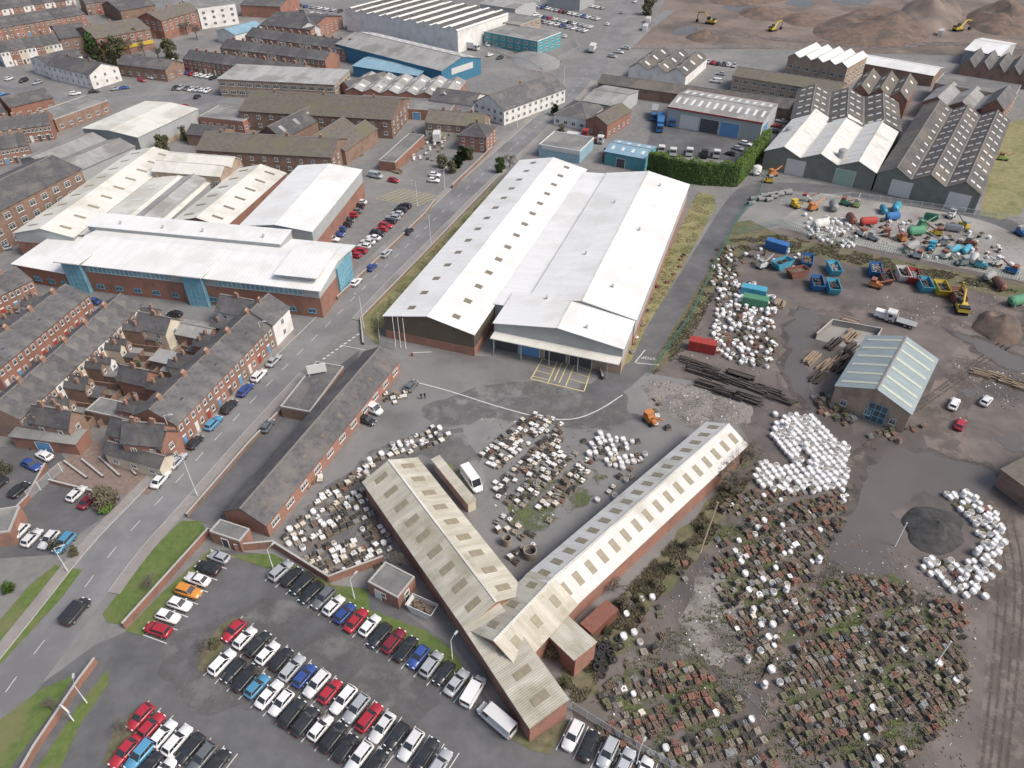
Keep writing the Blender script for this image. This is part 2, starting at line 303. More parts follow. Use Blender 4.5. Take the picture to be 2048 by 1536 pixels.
sheet('pen_floor',[(1630,678),(1662,650),(1760,668),(1735,708)],.03,'concrete')
def mound(pts,h,m,n='soil_mound',seed=1):
    p=chaikin([P(*q) for q in pts],2);c=sum(p,Vector())/len(p);rr=random.Random(seed);b=MB();rings=14;N=len(p);g=[];far=c.y>250;amp=1.0 if far else .5
    for k in range(rings+1):
        t=k/rings
        for i in range(N):
            q=c.lerp(p[i],t);nn=noise.noise(Vector((q.x,q.y,seed))*(.09 if far else .35));n2=noise.noise(Vector((q.x,q.y,seed+5))*.4)
            hh=h*(1-t**1.6)*(1+nn*amp)+n2*.12*h*(1-t)+rr.uniform(-.05,.05)*h*(1-t) if k<rings else -.1
            g.append((q.x+nn*1.2,q.y+rr.uniform(-.15,.15),hh))
    b.v=g
    for k in range(rings):
        for i in range(N):
            j=(i+1)%N;b.f.append((k*N+i,k*N+j,(k+1)*N+j,(k+1)*N+i));b.m.append(0);b.s.append(True)
    tag(obj(n,b.mesh(n,[m])),None,None,kind='structure')
mound([(1800,1020),(1850,1008),(1920,1030),(1935,1080),(1900,1115),(1840,1105),(1805,1060)],1.5,'ash')
mound([(1935,650),(1970,615),(2040,640),(2050,690),(1990,690)],3.6,'soil')
mound([(1600,62),(1700,22),(1800,26),(1860,50),(1860,88),(1700,98)],7,'soil',seed=3)
mound([(1780,40),(1830,-10),(1930,5),(1920,60),(1830,72)],7,'mud_red',seed=4)
mound([(1920,30),(2000,0),(2090,30),(2060,75),(1950,68)],6,'soil',seed=8)
mound([(1460,26),(1520,8),(1610,28),(1540,48)],3,'soil',seed=5)
mound([(1545,34),(1620,22),(1670,45),(1600,58)],3,'soil',seed=6)
mound([(1360,75),(1400,62),(1450,75),(1410,90)],2.5,'soil',seed=9)
mound([(1400,0),(1500,-20),(1600,-10),(1560,6),(1450,14)],3,'soil',seed=10)
mound([(1010,115),(1060,95),(1125,118),(1110,145),(1040,138)],2.5,'load_grey',seed=7)
# ---------------- markings
wb=MB();yb=MB()
def line(b,pts,w=.12,z=.03,sm=False):
    p=[P(*q) for q in pts]
    if sm:p=smoothline(p)
    ribbon_mb(b,p,w/2,w/2,z)
def wline(b,a,c,w=.12,z=.03):ribbon_mb(b,[a,c],w/2,w/2,z)
p=smoothline([P(*q) for q in RC],3)
def along(p,step):
    out=[];d=0
    for i in range(len(p)-1):
        a,b=p[i],p[i+1];L=(b-a).length
        while d<=L:
            out.append((a.lerp(b,d/L),(b-a).normalized()));d+=step
        d-=L
    return out
for q,t in along(p,6):
    if q.y<350:wline(wb,q,q+t*2.4,.11)
line(wb,[(838,766),(900,782),(1000,815),(1090,838),(1150,840),(1200,820),(1245,790)],.22,sm=True)
line(wb,[(1270,725),(1290,700)],.2);line(wb,[(1272,726),(1318,730)],.2)
for k in range(9):line(wb,[(645+k*8.5,718-k*6),(651+k*8.5,716-k*6)],.4)
line(wb,[(680,690),(730,700)],.15)
for a,b in(((1088,712),(1062,758)),((1118,714),(1095,768)),((1155,716),(1130,775)),((1188,722),(1168,783)),((1062,758),(1168,783)),((1130,712),(1108,762)),((1142,714),(1118,766))):line(yb,[a,b],.22)
for k in range(8):
    f=k/8;line(yb,[(1088-26*f,712+46*f),(1118-20*f,722+44*f)],.14) if k%2 else line(yb,[(1155-23*f,716+55*f),(1188-20*f,730+50*f)],.14)
A0,B0,C0,D0=P(752,398),P(800,378),P(880,392),P(835,412)
for k in range(9):
    f=k/8;wline(yb,A0.lerp(B0,f),D0.lerp(C0,f),.12)
    wline(yb,A0.lerp(D0,f),B0.lerp(C0,f),.12)
# ---------------- buildings
_wc={}
def winmesh(w,h,fr='frame',gl='glass',mull=1,depth=.1):
    k=(round(w,2),round(h,2),fr,gl,mull)
    if k in _wc:return _wc[k]
    b=MB();f=.08
    b.box(-w/2-.06,-.12,-.1,w/2+.06,0,0,0)
    b.box(-w/2,-.09,0,w/2,0,f);b.box(-w/2,-.09,h-f,w/2,0,h);b.box(-w/2,-.09,f,-w/2+f,0,h-f);b.box(w/2-f,-.09,f,w/2,0,h-f)
    for i in range(mull):
        x=-w/2+w*(i+1)/(mull+1);b.box(x-.03,-.08,f,x+.03,0,h-f)
    b.box(-w/2+f,-.08,h*.66,w/2-f,-.001,h*.66+.05)
    b.poly([(-w/2+f,-.04,f),(w/2-f,-.04,f),(w/2-f,-.04,h-f),(-w/2+f,-.04,h-f)],1)
    _wc[k]=b.mesh('window',[fr,gl]);return _wc[k]
def frame(A,B,C,ze,swap=False,world=False):
    a,b,c=[(Vector(q) if world else P(q[0],q[1],ze)) for q in (A,B,C)]
    for q in(a,b,c):q.z=0
    ux=(b-a).normalized();L=(b-a).length;uy=Vector((-ux.y,ux.x,0));Wd=(c-b).dot(uy);flip=False
    if Wd<0:a,b=b,a;ux=-ux;uy=-uy;Wd=-Wd;flip=True
    if swap:a=a+ux*L;ux,uy=uy,-ux;L,Wd=Wd,L
    M=Matrix(((ux.x,uy.x,0,a.x),(ux.y,uy.y,0,a.y),(0,0,1,0),(0,0,0,1)))
    return M,L,Wd,flip
def sideM(M,L,Wd,k,s,z,off=0):
    o=[(0,0),(L,0),(L,Wd),(0,Wd)][k];d=[(1,0),(0,1),(-1,0),(0,-1)][k];n=[(0,-1),(1,0),(0,1),(-1,0)][k]
    return M@Matrix.Translation((o[0]+d[0]*s+n[0]*off,o[1]+d[1]*s+n[1]*off,z))@Matrix.Rotation(k*math.pi/2,4,'Z')
def facing(M,L,Wd,k):
    q=sideM(M,L,Wd,k,[L,Wd,L,Wd][k]/2,2);n=q.to_3x3()@Vector((0,-1,0));return n.dot(CAM-q.translation)>0
def slab(b,y0,z0,y1,z1,x0,x1,ov,t=.14,m=0):
    dy=y1-y0;dz=z1-z0;l=math.hypot(dy,dz);ey=y0-dy/l*ov;ez=z0-dz/l*ov
    b.prism([(ey,ez+.03),(y1,z1+.03),(y1,z1+.03+t),(ey,ez+.03+t)],x0,x1,m)
def bld(n,lab,cat,A,B,C,ze,zr,kind='g',wall='brick',roof='slate',win=None,sky=None,feat=(),chim=0,root=None,nb=1,ov=.3,base=None,vents=0,world=False,grp=None,wk=None,ridge=True,fascia=None):
    M,L,Wd,_=frame(A,B,C,ze,'x' in kind,world)
    if not root:root=thing(n,lab,cat,M@Matrix.Translation((L/2,Wd/2,0)),grp)
    k=kind.replace('x','') or 'g';pr=[];b=MB();rb=MB();bw=Wd/nb;sl=[]
    if k=='g':
        pr=[(0,0),(Wd,0),(Wd,ze)]
        for i in range(nb-1,-1,-1):
            pr.append(((i+.5)*bw,zr));pr.append((i*bw,ze))
        for i in range(nb):
            slab(rb,i*bw,ze,(i+.5)*bw,zr,-ov,L+ov,ov if i==0 else 0);slab(rb,(i+1)*bw,ze,(i+.5)*bw,zr,-ov,L+ov,ov if i==nb-1 else 0)
            if ridge:rb.box(-ov-.02,(i+.5)*bw-.18,zr+.1,L+ov+.02,(i+.5)*bw+.18,zr+.24,1)
            if i>0:rb.box(-ov+.05,i*bw-.25,ze+.05,L+ov-.05,i*bw+.25,ze+.3,1)
            sl+=[(i*bw,ze,(i+.5)*bw,zr),((i+1)*bw,ze,(i+.5)*bw,zr)]
    elif k=='m':
        pr=[(0,0),(Wd,0),(Wd,zr),(0,ze)];slab(rb,0,ze,Wd,zr,-ov,L+ov,ov);sl=[(0,ze,Wd,zr)]
    elif k=='h':
        pr=[(0,0),(Wd,0),(Wd,ze),(0,ze)];e=-ov;h2=Wd/2
        q=[(e,e,ze),(L-e,e,ze),(L-e,Wd-e,ze),(e,Wd-e,ze)];r0=(min(h2,L/2-.1),h2,zr);r1=(max(L-h2,L/2+.1),h2,zr)
        rb.poly([q[0],q[1],r1,r0]);rb.poly([q[1],q[2],r1]);rb.poly([q[2],q[3],r0,r1]);rb.poly([q[3],q[0],r0]);rb.poly(q[::-1],1)
        rb.tube(r0,r1,.12,m=1)
        for a_,b_ in((q[0],r0),(q[3],r0),(q[1],r1),(q[2],r1)):rb.tube(a_,b_,.1,m=1,n=4)
    else:
        pr=[(0,0),(Wd,0),(Wd,ze-.35),(0,ze-.35)];rb.box(.25,.25,ze-.34,L-.25,Wd-.25,ze-.22)
        for x0,y0,x1,y1 in((0,0,L,.25),(0,Wd-.25,L,Wd),(0,.25,.25,Wd-.25),(L-.25,.25,L,Wd-.25)):rb.box(x0,y0,ze-.34,x1,y1,ze,1)
    b.prism(pr,0,L);obj('wall',b.mesh('wall',[wall]),root,M)
    rm={'f':'trim' if wall.startswith('r') or wall.startswith('c') else 'kerb'}.get(k,'ridge')
    if roof in('roof_white','roof_cream','roof_corr','roof_corr_white'):rm='roof_cream'
    r_=obj('roof',rb.mesh('roof',[roof,rm]),root,M)
    if base:
        bb=MB();bb.box(-.06,-.06,0,L+.06,Wd+.06,base[1]);obj('brick_plinth',bb.mesh('plinth',[base[0]]),root,M)
    if fascia:
        bb=MB()
        for x0,y0,x1,y1 in((-.35,-.4,L+.35,-.32),(-.35,Wd+.32,L+.35,Wd+.4)):bb.box(x0,y0,ze-.3,x1,y1,ze+.25)
        obj('fascia',bb.mesh('fascia',[fascia]),root,M)
    if win:
        pitch,ww,wh,zs=win[:4];fr=win[4] if len(win)>4 else 'frame'
        me=winmesh(ww,wh,fr,win[5] if len(win)>5 else 'glass',max(0,int(ww/1.1)-0))
        for s in(wk if wk is not None else range(4)):
            if not facing(M,L,Wd,s):continue
            sl_=[L,Wd,L,Wd][s];nn=int((sl_-1)/pitch)
            for z in zs:
                for i in range(nn):
                    x=(i+.5)*sl_/nn
                    if len(root.children)<98:obj('window',me,root,sideM(M,L,Wd,s,x,z,.07 if base else .01))
    if sky and sl:
        sm=MB();w,l=sky['w'],sky['l'];sm.box(-w/2,-l/2,0,w/2,l/2,.07);sm=sm.mesh('skylight',[sky.get('m','skylight_brown')]);c=0
        for si,(y0,z0,y1,z1) in enumerate(sl):
            if 'side' in sky and si%2!=sky['side']:continue
            an=math.atan2(z1-z0,y1-y0)
            if y1<y0:an=math.atan2(z1-z0,y1-y0)-math.pi
            for f in sky['rows']:
                for i in range(sky['n']):
                    x=(i+.5)*L/sky['n']+sky.get('dx',0)
                    if c>=99:break
                    obj('skylight',sm,r_,M@Matrix.Translation((x,y0+(y1-y0)*f,z0+(z1-z0)*f+.17))@Matrix.Rotation(an,4,'X'));c+=1
    for i in range(chim):
        cm=MB();cm.box(-.45,-.3,-1.2,.45,.3,1.1);cm.box(-.5,-.35,.95,.5,.35,1.1)
        for x in(-.25,0,.25):cm.tube((x,0,1.1),(x,0,1.5),.11,.09,6,1)
        obj('chimney',cm.mesh('chimney',['chim','pot']),r_,M@Matrix.Translation(((i+.5)*L/chim,Wd/2,zr)))
    for i in range(vents):
        cm=MB();cm.tube((0,0,-.3),(0,0,.9),.25,.25,8);cm.tube((0,0,.9),(0,0,1.15),.4,.1,8)
        obj('roof_vent',cm.mesh('vent',['galv']),r_,M@Matrix.Translation(((i+.5)*L/vents+R.uniform(-2,2),Wd*R.choice((.3,.7)),ze+(zr-ze)*.6)))
    for ft in feat:
        (px,py),w,h,z,m=ft[:5];nm=ft[5] if len(ft)>5 else 'door';dep=ft[6] if len(ft)>6 else .08
        q=M.inverted()@P(px,py,z);ds=[(abs(q.y),0,q.x),(abs(q.x-L),1,q.y),(abs(q.y-Wd),2,L-q.x),(abs(q.x),3,Wd-q.y)]
        ds=[d for d in ds if facing(M,L,Wd,d[1])];_,s,x=min(ds);SL=[L,Wd,L,Wd][s];w=min(w,SL-.2);x=min(max(x,w/2+.1),SL-w/2-.1)
        fm=MB();fm.box(-w/2,-dep,0,w/2,0,h)
        mats=[m]
        if nm in('glazed_bay','window_band'):
            mats=[m,'frame_blue' if nm=='glazed_bay' else 'frame','roof_white'];hv=1.3 if nm=='glazed_bay' else 1.5
            for i in range(int(w/1.2)+1):fm.box(-w/2+i*w/int(w/1.2)-.06,-dep-.06,0,-w/2+i*w/int(w/1.2)+.06,-dep,h,1)
            for i in range(max(1,int(h/hv))+1):fm.box(-w/2,-dep-.05,i*h/max(1,int(h/hv))-.06,w/2,-dep-.001,i*h/max(1,int(h/hv))+.06,1)
            if dep>1:fm.box(-w/2-1,-dep-1.2,h+.01,w/2+1,4,h+.3,2)
        elif nm in('door','roller_door'):
            mats=[m,'trim'];fm.box(-w/2-.12,-dep-.03,0,-w/2,0,h+.12,1);fm.box(w/2,-dep-.03,0,w/2+.12,0,h+.12,1);fm.box(-w/2,-dep-.03,h,w/2,0,h+.12,1)
        obj(nm,fm.mesh(nm,mats),root,sideM(M,L,Wd,s,x,z,(.07 if base else .01)))
    return root,M,L,Wd
# main warehouse
A_=P(768,632,6);B_=P(1040,322,6);u_=(B_-A_).normalized();v_=Vector((u_.y,-u_.x,0))
def wp(a,b):q=A_+u_*a+v_*b;return(q.x,q.y,0)
r,_,_,_=bld('warehouse','huge white-roofed warehouse with brown cladded gable and brick base beside the main road','warehouse',wp(0,0),wp(97,0),wp(97,22.3),6,8.4,'g','clad_brown','roof_white',sky=dict(n=14,rows=[.5],w=1.5,l=1.8,m='skylight_dark'),base=('brick',2.2),ridge=False,world=True)
bld('','','',wp(13,22.4),wp(94,22.4),wp(94,32),6.2,6.8,'m','clad_grey','roof_white',root=r,world=True,ridge=False)
C_=P(1378,368,7.5)-A_;wb2=C_.dot(v_);wa2=C_.dot(u_)
bld('','','',wp(16,30),wp(wa2,30),wp(wa2,wb2),7.2,9.6,'g','clad_grey','roof_white',root=r,world=True,base=('brick',2.6),vents=5,ridge=True)
bld('','','',wp(4.5,25.5),wp(18,25.5),wp(18,wb2-.3),6.9,9.0,'g','clad_grey','roof_white',root=r,world=True,base=('brick_buff',3.0),vents=2,feat=[((1020,665),6,3.6,0,'door_dark','roller_door'),((1075,680),5,3.6,0,'door_blue','roller_door'),((1125,692),5,3.6,0,'door_dark','roller_door'),((1175,700),5,3.6,0,'door_dark','roller_door')])
cm=MB();cm.box(0,0,0,wb2-25.8,2.9,.2)
for i in range(5):cm.box(.6+i*6.6,.3,-4.4,.75+i*6.6,.45,0,1)
q=wp(1.6,25.5);obj('loading_canopy',cm.mesh('canopy',['roof_cream','galv']),r,T(q[0],q[1],4.5,math.atan2(v_.y,v_.x)))
# Y building
r,_,_,_=bld('workshop','derelict cream-corrugated Y-shaped brick shed with brown skylights in the middle of the site','shed',(728,965),(930,1255),(1036,1170),4.5,6.8,'g','brick','roof_corr',sky=dict(n=9,rows=[.5],w=1.25,l=2.5))
bld('','','',(930,1255),(1060,1452),(1140,1411),4.5,5.6,'m','brick','roof_corr',root=r,sky=dict(n=4,rows=[.5],w=1.2,l=2.6))
bld('','','',(1413,846),(1055,1150),(1132,1226),4.5,6.7,'g','brick','roof_corr_white',root=r,sky=dict(n=17,rows=[.5],w=1.1,l=2.2))
bld('','','',(945,1262),(1060,1146),(1140,1222),4.6,6.75,'g','brick','roof_corr',root=r,sky=dict(n=3,rows=[.5],w=1.2,l=1.8))
bld('','','',(1090,1262),(1130,1232),(1182,1300),3.9,4.6,'m','brick','roof_corr',root=r)
bld('store_shed','low cream corrugated lean-to store alongside the Y-shaped shed, beside a white van','shed',(866,920),(936,1006),(950,997),2.6,2.7,'m','render_cream','roof_corr')
# long road building
bld('long_building','long low brick building with dark patched roof along the main road pavement','building',(447,1022),(728,705),(783,740),3.3,5.8,'g','brick','slate',win=(4.2,2.2,1.2,[1.2]),wk=[0,2],sky=dict(n=8,rows=[.4],w=1.0,l=1.0,m='slate_brown',side=1),ridge=True)
bld('flat_store','flat felt-roofed extension on the road side of the long low building','building',(560,812),(632,722),(680,742),3,3,'f','brick_brown','slate')
bld('substation','small square brick substation with flat roof at the end of the long building','substation',(418,1062),(478,1082),(497,1056),3,3,'f','brick','felt',feat=[((450,1100),1.2,2.1,0,'door_dark')])
bld('brick_hut','square brick hut with flat grey roof at the top of the staff car park','hut',(735,1163),(795,1195),(836,1156),3.2,3.2,'f','brick','felt',feat=[((760,1195),1,2.1,0,'frame'),((815,1200),1,2.1,0,'door_dark')],win=(2.6,1,1.1,[1.2]))
bld('barn','blue-grey metal roofed brick barn with glazed gable standing alone in the salvage yard','barn',(1672,772),(1822,828),(1882,722),5,7.8,'x','brick_buff','roof_bluegrey',sky=dict(n=6,rows=[.5],w=.8,l=7.0,m='skylight_yellow'),feat=[((1742,850),3.6,4.4,0,'glass','glazed_bay'),((1850,800),2.6,3,0,'glass','glazed_bay')],win=(4.5,1.2,1.4,[1.0]),wk=[3])
# factory complex
r,M1,L1,W1=bld('factory','white-roofed factory complex with long brick office front and three blue glazed bays','factory',(128,522),(636,578),(690,492),8.2,9.7,'g','clad_grey','roof_white',base=('brick',5.6),ridge=False,feat=[((160,570),5,9.0,0,'glass_blue','glazed_bay',1.2),((412,600),5,9.0,0,'glass_blue','glazed_bay',1.2),((672,570),9,7.6,0,'glass_blue','glazed_bay',.4),((285,530),22,1.5,6,'glass_blue','window_band',.1),((540,560),22,1.5,6,'glass_blue','window_band',.1)],win=(5,2,1.2,[1.2],'frame_blue'),wk=[0,2],ov=1.0)
bld('','','',(28,466),(262,304),(345,322),7,9,'g','clad_grey','roof_cream',root=r,base=('brick',4.5),sky=dict(n=9,rows=[.45],w=.9,l=3.2,m='skylight_brown'))
bld('','','',(160,470),(345,325),(440,348),6.6,8.2,'g','clad_grey','roof_cream',root=r,sky=dict(n=6,rows=[.5],w=.9,l=3,m='skylight_white'))
bld('','','',(345,443),(478,338),(565,352),7.2,9.2,'g','brick','roof_cream',root=r,sky=dict(n=6,rows=[.45],w=.9,l=3.2,m='skylight_dark'))
bld('','','',(480,452),(598,332),(712,354),9,10.2,'g','clad_grey','roof_white',root=r,base=('brick',5.2),ridge=False)
bld('','','',(262,440),(370,352),(405,362),8.0,9,'g','clad_grey','roof_grey',root=r)
bld('','','',(25,528),(135,548),(160,480),5,6,'m','brick','roof_white',root=r,win=(4,2.2,1.2,[1.2],'frame_blue'))
bld('','','',(560,545),(628,552),(662,500),10.2,10.9,'m','clad_grey','roof_white',root=r,ov=1.2)
bld('','','',(175,452),(560,488),(570,462),10.2,10.6,'m','clad_grey','roof_white',root=r,vents=4)
bld('','','',(305,342),(440,353),(470,318),9,11,'g','brick_buff','roof_cream',root=r,nb=2,win=(2.6,1.6,1.4,[5.8,2.5]))
# left and upper-left buildings
bld('mill_building','tall brown brick mill with rows of windows and slate roof at the left edge','mill',(-60,452),(162,338),(110,300),10.5,13.5,'g','brick_brown','slate',win=(4,2,1.7,[1.2,4.4,7.6]),wk=[0,2])
bld('grey_shed','pale grey pitched shed between the brown mill and the cream-roofed warehouse','shed',(40,318),(150,345),(262,292),5,6.8,'x','clad_grey','roof_grey',nb=2)
bld('cream_warehouse','cream flat-looking warehouse behind the side road in the upper left','warehouse',(165,257),(275,275),(358,213),6.5,7.4,'x','clad_grey','roof_cream',base=('brick_buff',1.5))
bld('brick_office','small flat-roofed red brick office beside the broken slate roof','office',(397,232),(485,242),(492,216),4.5,4.5,'f','brick','felt',win=(3,1.4,1.2,[1.2]))
bld('pottery_works','long brown-roofed works with many small windows behind the slate ruin','works',(478,222),(782,240),(802,196),7,10.5,'g','brick_brown','slate_brown',win=(4.5,1.4,1.4,[1.4,4.5]),chim=3)
bld('office_range','long two-storey brick range with white window bands in the upper left centre','office',(435,158),(668,170),(690,142),7,7.6,'m','brick_buff','roof_grey',win=(3.6,2.6,1.5,[1.2,4.4]))
bld('old_mill_range','long mossy brown roof above dark brick range next to the yard entrance','works',(392,300),(662,315),(672,276),6.5,9.5,'g','brick_brown','slate_brown',win=(4,1.2,1.4,[1.2,4]),chim=4)
bld('ruined_workshop','dark slate workshop with sagging roof between two brown ranges','workshop',(515,268),(565,278),(660,238),5,8.5,'x','brick_brown','slate',nb=1,sky=dict(n=3,rows=[.5],w=1.5,l=3,m='roof_grey'))
bld('ruined_workshop','dark grey mossy workshop right of the sagging slate roof','workshop',(598,288),(690,302),(714,252),5,7.5,'x','brick_brown','slate_brown',nb=2)
bld('brick_shed','narrow flat brick shed along the entrance yard by the timber stacks','shed',(757,320),(790,324),(838,268),3.6,3.6,'f','brick','felt')
bld('grey_workshops','cluster of grey and cream corrugated workshops with roof ducts near the road','workshop',(690,182),(905,196),(922,162),5,6.6,'x','brick','roof_grey',nb=6,sky=dict(n=2,rows=[.5],w=2,l=2,m='skylight_white'),vents=5)
bld('flat_brick_range','low flat brick range with blue doors in front of grey workshops','building',(705,210),(900,222),(905,200),4.2,4.2,'f','brick','felt',feat=[((760,225),3,2.8,0,'door_blue'),((840,232),3,2.8,0,'door_blue')])
bld('gabled_house','white and black half-timbered house with steep dark roofs by the road','house',(948,203),(1008,222),(1068,160),5.5,9.8,'x','render_white','slate',win=(3,1.3,1.3,[1,3.6]),chim=1)
bld('gabled_house','white rendered house wing with dark gable beside the half-timbered house','house',(860,200),(945,212),(955,188),4.5,7.2,'g','render_white','slate',win=(3,1.3,1.3,[1]))
bld('corner_house','brown roofed brick house with cream ground floor near the side road junction','building',(850,245),(963,255),(973,232),5.5,8.3,'g','brick_brown','slate_brown',win=(3,1.2,1.4,[1,3.6]),chim=2,base=('render_cream',2.6))
bld('brick_house','detached brick house with hipped slate roof at the road junction corner','house',(917,270),(972,276),(977,252),5.5,8.5,'h','brick','slate',win=(3,1.2,1.4,[1,3.4]),chim=1)
bld('sawtooth_factory','large white factory with black and white striped roof at the top of the picture','factory',(690,20),(915,62),(955,18),10,11.6,'x','render_white','roof_white',nb=9,base=('render_white',1),sky=dict(n=5,rows=[.5],w=9,l=2.6,m='roof_dark',side=0))
bld('long_blue_warehouse','long blue-walled warehouse with grey roof and white skylight panels','warehouse',(672,88),(883,142),(946,112),7,10,'g','clad_blue','roof_grey',sky=dict(n=12,rows=[.35,.7],w=4,l=2.6,m='skylight_white',side=1),feat=[((915,140),14,2.6,4,'p_white','fascia_panel')])
bld('blue_store','low blue-roofed store in front of the long blue warehouse','store',(705,132),(835,152),(862,126),4.5,5.6,'g','clad_blue','roof_blue')
bld('teal_office','two-storey teal and brick office with flat grey roof by the parked cars','office',(968,62),(1075,82),(1088,58),6.5,6.5,'f','clad_teal','felt',win=(4,2.4,1.2,[1.2,4]))
bld('brick_office','brick office block with pale window bands behind the teal office','office',(968,38),(1040,50),(1052,30),7,7,'f','brick_buff','felt',win=(4,2.4,1.2,[1.2,4]))
bld('rendered_building','white rendered building with slate roof at the upper left road bend','building',(92,130),(178,150),(200,125),6,9,'g','render_white','slate',win=(3.4,1.1,1.3,[1.2,4]),chim=2)
bld('rendered_building','narrow white rendered wing joined behind the bend building','building',(60,118),(92,128),(120,98),6,8,'x','render_white','slate',win=(3.4,1.1,1.3,[1.2,4]))
bld('shop_building','tall brick shop building with yellow fascia sign in the upper left street','shop',(192,78),(300,58),(288,34),9,12,'g','brick','slate_brown',win=(3.6,1.6,1.6,[4.2,6.8]),chim=3,feat=[((245,85),40,1.6,2.6,'p_yellow','shop_sign',.3)])
bld('shop_building','brick shop building with pale bays at the far upper left street','shop',(322,42),(400,20),(390,4),9,12,'g','brick','slate_brown',win=(3.6,1.6,1.6,[4.2,6.8]),chim=3)
bld('shop_building','dark brick shop terrace left of the yellow-signed shop','shop',(120,78),(178,70),(165,45),8,11,'g','brick_brown','slate',win=(3.6,1.4,1.6,[1.4,4.6]),chim=2)
bld('white_block','white block with flat roof at the top left centre','building',(395,18),(470,8),(462,-14),10,10,'f','render_white','felt',win=(4,1.6,1.4,[1.5,4.5,7.2]))
bld('brick_block','red brick block with slate roof behind the terraces','building',(520,50),(620,60),(640,28),6,9,'g','brick','slate',win=(4,1.4,1.4,[1.2,3.8]))
bld('glass_roof_building','pale blue glass-roofed building at the top left centre','building',(432,62),(470,70),(500,48),5,7,'x','render_white','roof_blue')
bld('white_gable_house','white gable-ended house at the top of the terrace','house',(600,58),(640,55),(634,30),6,9,'x','render_white','slate')
bld('brick_flats','long low brick building with grey flat roof in the left background','building',(108,238),(215,200),(200,180),5,5,'f','brick_brown','felt',win=(3.4,1.6,1.3,[1.2]))
bld('brick_flats','dark-roofed brick range left of the long low brick building','building',(20,215),(105,195),(95,178),5,7.5,'g','brick','slate',win=(3.4,1.4,1.3,[1.2]))
bld('yard_sheds','small slate-roofed sheds between the cream warehouse and the brown works','shed',(372,268),(440,275),(448,255),4,6,'g','brick_brown','slate')
bld('brick_range','low grey-roofed brick range above the left side road','building',(232,128),(330,140),(338,122),5,7.5,'g','brick_brown','slate',win=(4,1.3,1.3,[1.2]))
bld('pale_store','small brick store with slate roof at the top left behind the shops','store',(240,22),(310,10),(305,-8),6,9,'g','brick_brown','slate',chim=2)
bld('brick_range','brick range with slate roof right of the office range','building',(700,178),(780,158),(770,148),5,7,'g','brick','slate')
bld('far_unit','pale grey industrial unit at the very top right of the striped factory','unit',(960,8),(1030,18),(1040,-2),7,8.5,'g','clad_grey','roof_grey')
bld('far_unit','brick unit with slate roof at the top beside the white block','unit',(480,10),(560,14),(565,-6),6,8.5,'g','brick','slate',chim=2)
bld('far_unit','small white unit beside the container yard at the top','unit',(1095,-8),(1160,0),(1165,-16),6,7,'g','clad_grey','roof_cream')
# right of main road
bld('triple_gable_workshop','white workshop with three small pitched roofs beyond the road','workshop',(1258,135),(1372,152),(1387,112),4.5,7,'x','render_white','roof_dark',nb=3,sky=dict(n=3,rows=[.5],w=1.6,l=2.6,m='skylight_white'))
bld('long_black_shed','very long narrow shed with black patched roof crossing the right background','shed',(1196,166),(1618,224),(1624,206),4.2,6.2,'g','brick_brown','roof_dark',sky=dict(n=22,rows=[.5],w=2.2,l=1.5,m='skylight_yellow',side=1))
bld('depot_warehouse','grey-roofed depot with blue roller doors and red trim behind the lorries','depot',(1337,214),(1525,246),(1543,206),7,8.6,'g','clad_grey','roof_grey',sky=dict(n=12,rows=[.55],w=1,l=5,m='skylight_white'),feat=[((1385,250),7,5,0,'door_white','roller_door'),((1425,256),7,5,0,'door_dark','roller_door'),((1466,262),7,5,0,'door_blue','roller_door'),((1502,268),7,5,0,'door_blue','roller_door')],fascia='p_red')
bld('grey_workshop','pale grey metal-roofed workshop above the white bungalow','workshop',(1166,202),(1235,214),(1252,178),5,6.5,'g','clad_grey','roof_grey')
bld('bungalow','white walled bungalow with dark hipped roof beside the main road','bungalow',(1108,228),(1172,240),(1192,208),4,7,'h','render_white','slate',win=(3,1.5,1.3,[1]))
bld('brick_annexe','small brick gabled building with brown roof attached to the bungalow','building',(1172,240),(1215,250),(1234,216),5,7.2,'x','brick','slate_brown',win=(3,1.2,1.2,[1]))
bld('blue_white_unit','flat white and pale blue unit with grey roof by the lorry park','unit',(1078,288),(1160,302),(1172,272),4.5,4.5,'f','clad_lightblue','felt',feat=[((1118,310),14,1,3,'p_white','sign_panel')])
bld('teal_unit','teal corrugated pitched unit between lorry park and conifer hedge','unit',(1210,303),(1290,318),(1300,292),4.5,5.6,'g','clad_teal','roof_blue',feat=[((1250,325),3,3,0,'door_dark','roller_door')],sky=dict(n=4,rows=[.5],w=1,l=2,m='skylight_white'))
bld('brick_range','two-storey brick range with white windows and brown roof in right background','building',(1465,152),(1678,186),(1684,165),6,8,'g','brick_buff','slate_brown',win=(3.8,2,1.4,[1,3.7]))
bld('white_gable_block','tall white gabled block with zigzag white roof behind the brick range','building',(1577,112),(1695,135),(1712,108),9,10.6,'x','brick_buff','roof_white',nb=5,win=(3.6,1.8,1.4,[1.5,4.5]))
bld('long_white_shed','long low white-roofed shed running along the demolition site boundary','shed',(1700,122),(1868,152),(1876,134),4.5,6,'g','brick_brown','roof_white')
bld('brown_gabled_works','brown-roofed brick works with two gables behind the striped sheds','works',(1700,184),(1815,202),(1835,166),7,10,'x','brick','slate_brown',nb=3,sky=dict(n=2,rows=[.5],w=2,l=1.5,m='skylight_white'))
bld('flat_brick_works','long flat brown brick works at the right edge behind the sheds','works',(1870,165),(2030,192),(2030,168),8,8,'f','brick_buff','felt',win=(4.5,2,1.4,[2]))
bld('brick_tower_house','tall narrow brick gable house at the right edge','house',(1966,212),(2008,220),(2018,188),9,12,'x','brick','slate',win=(3,1.2,1.4,[1.5,5]))
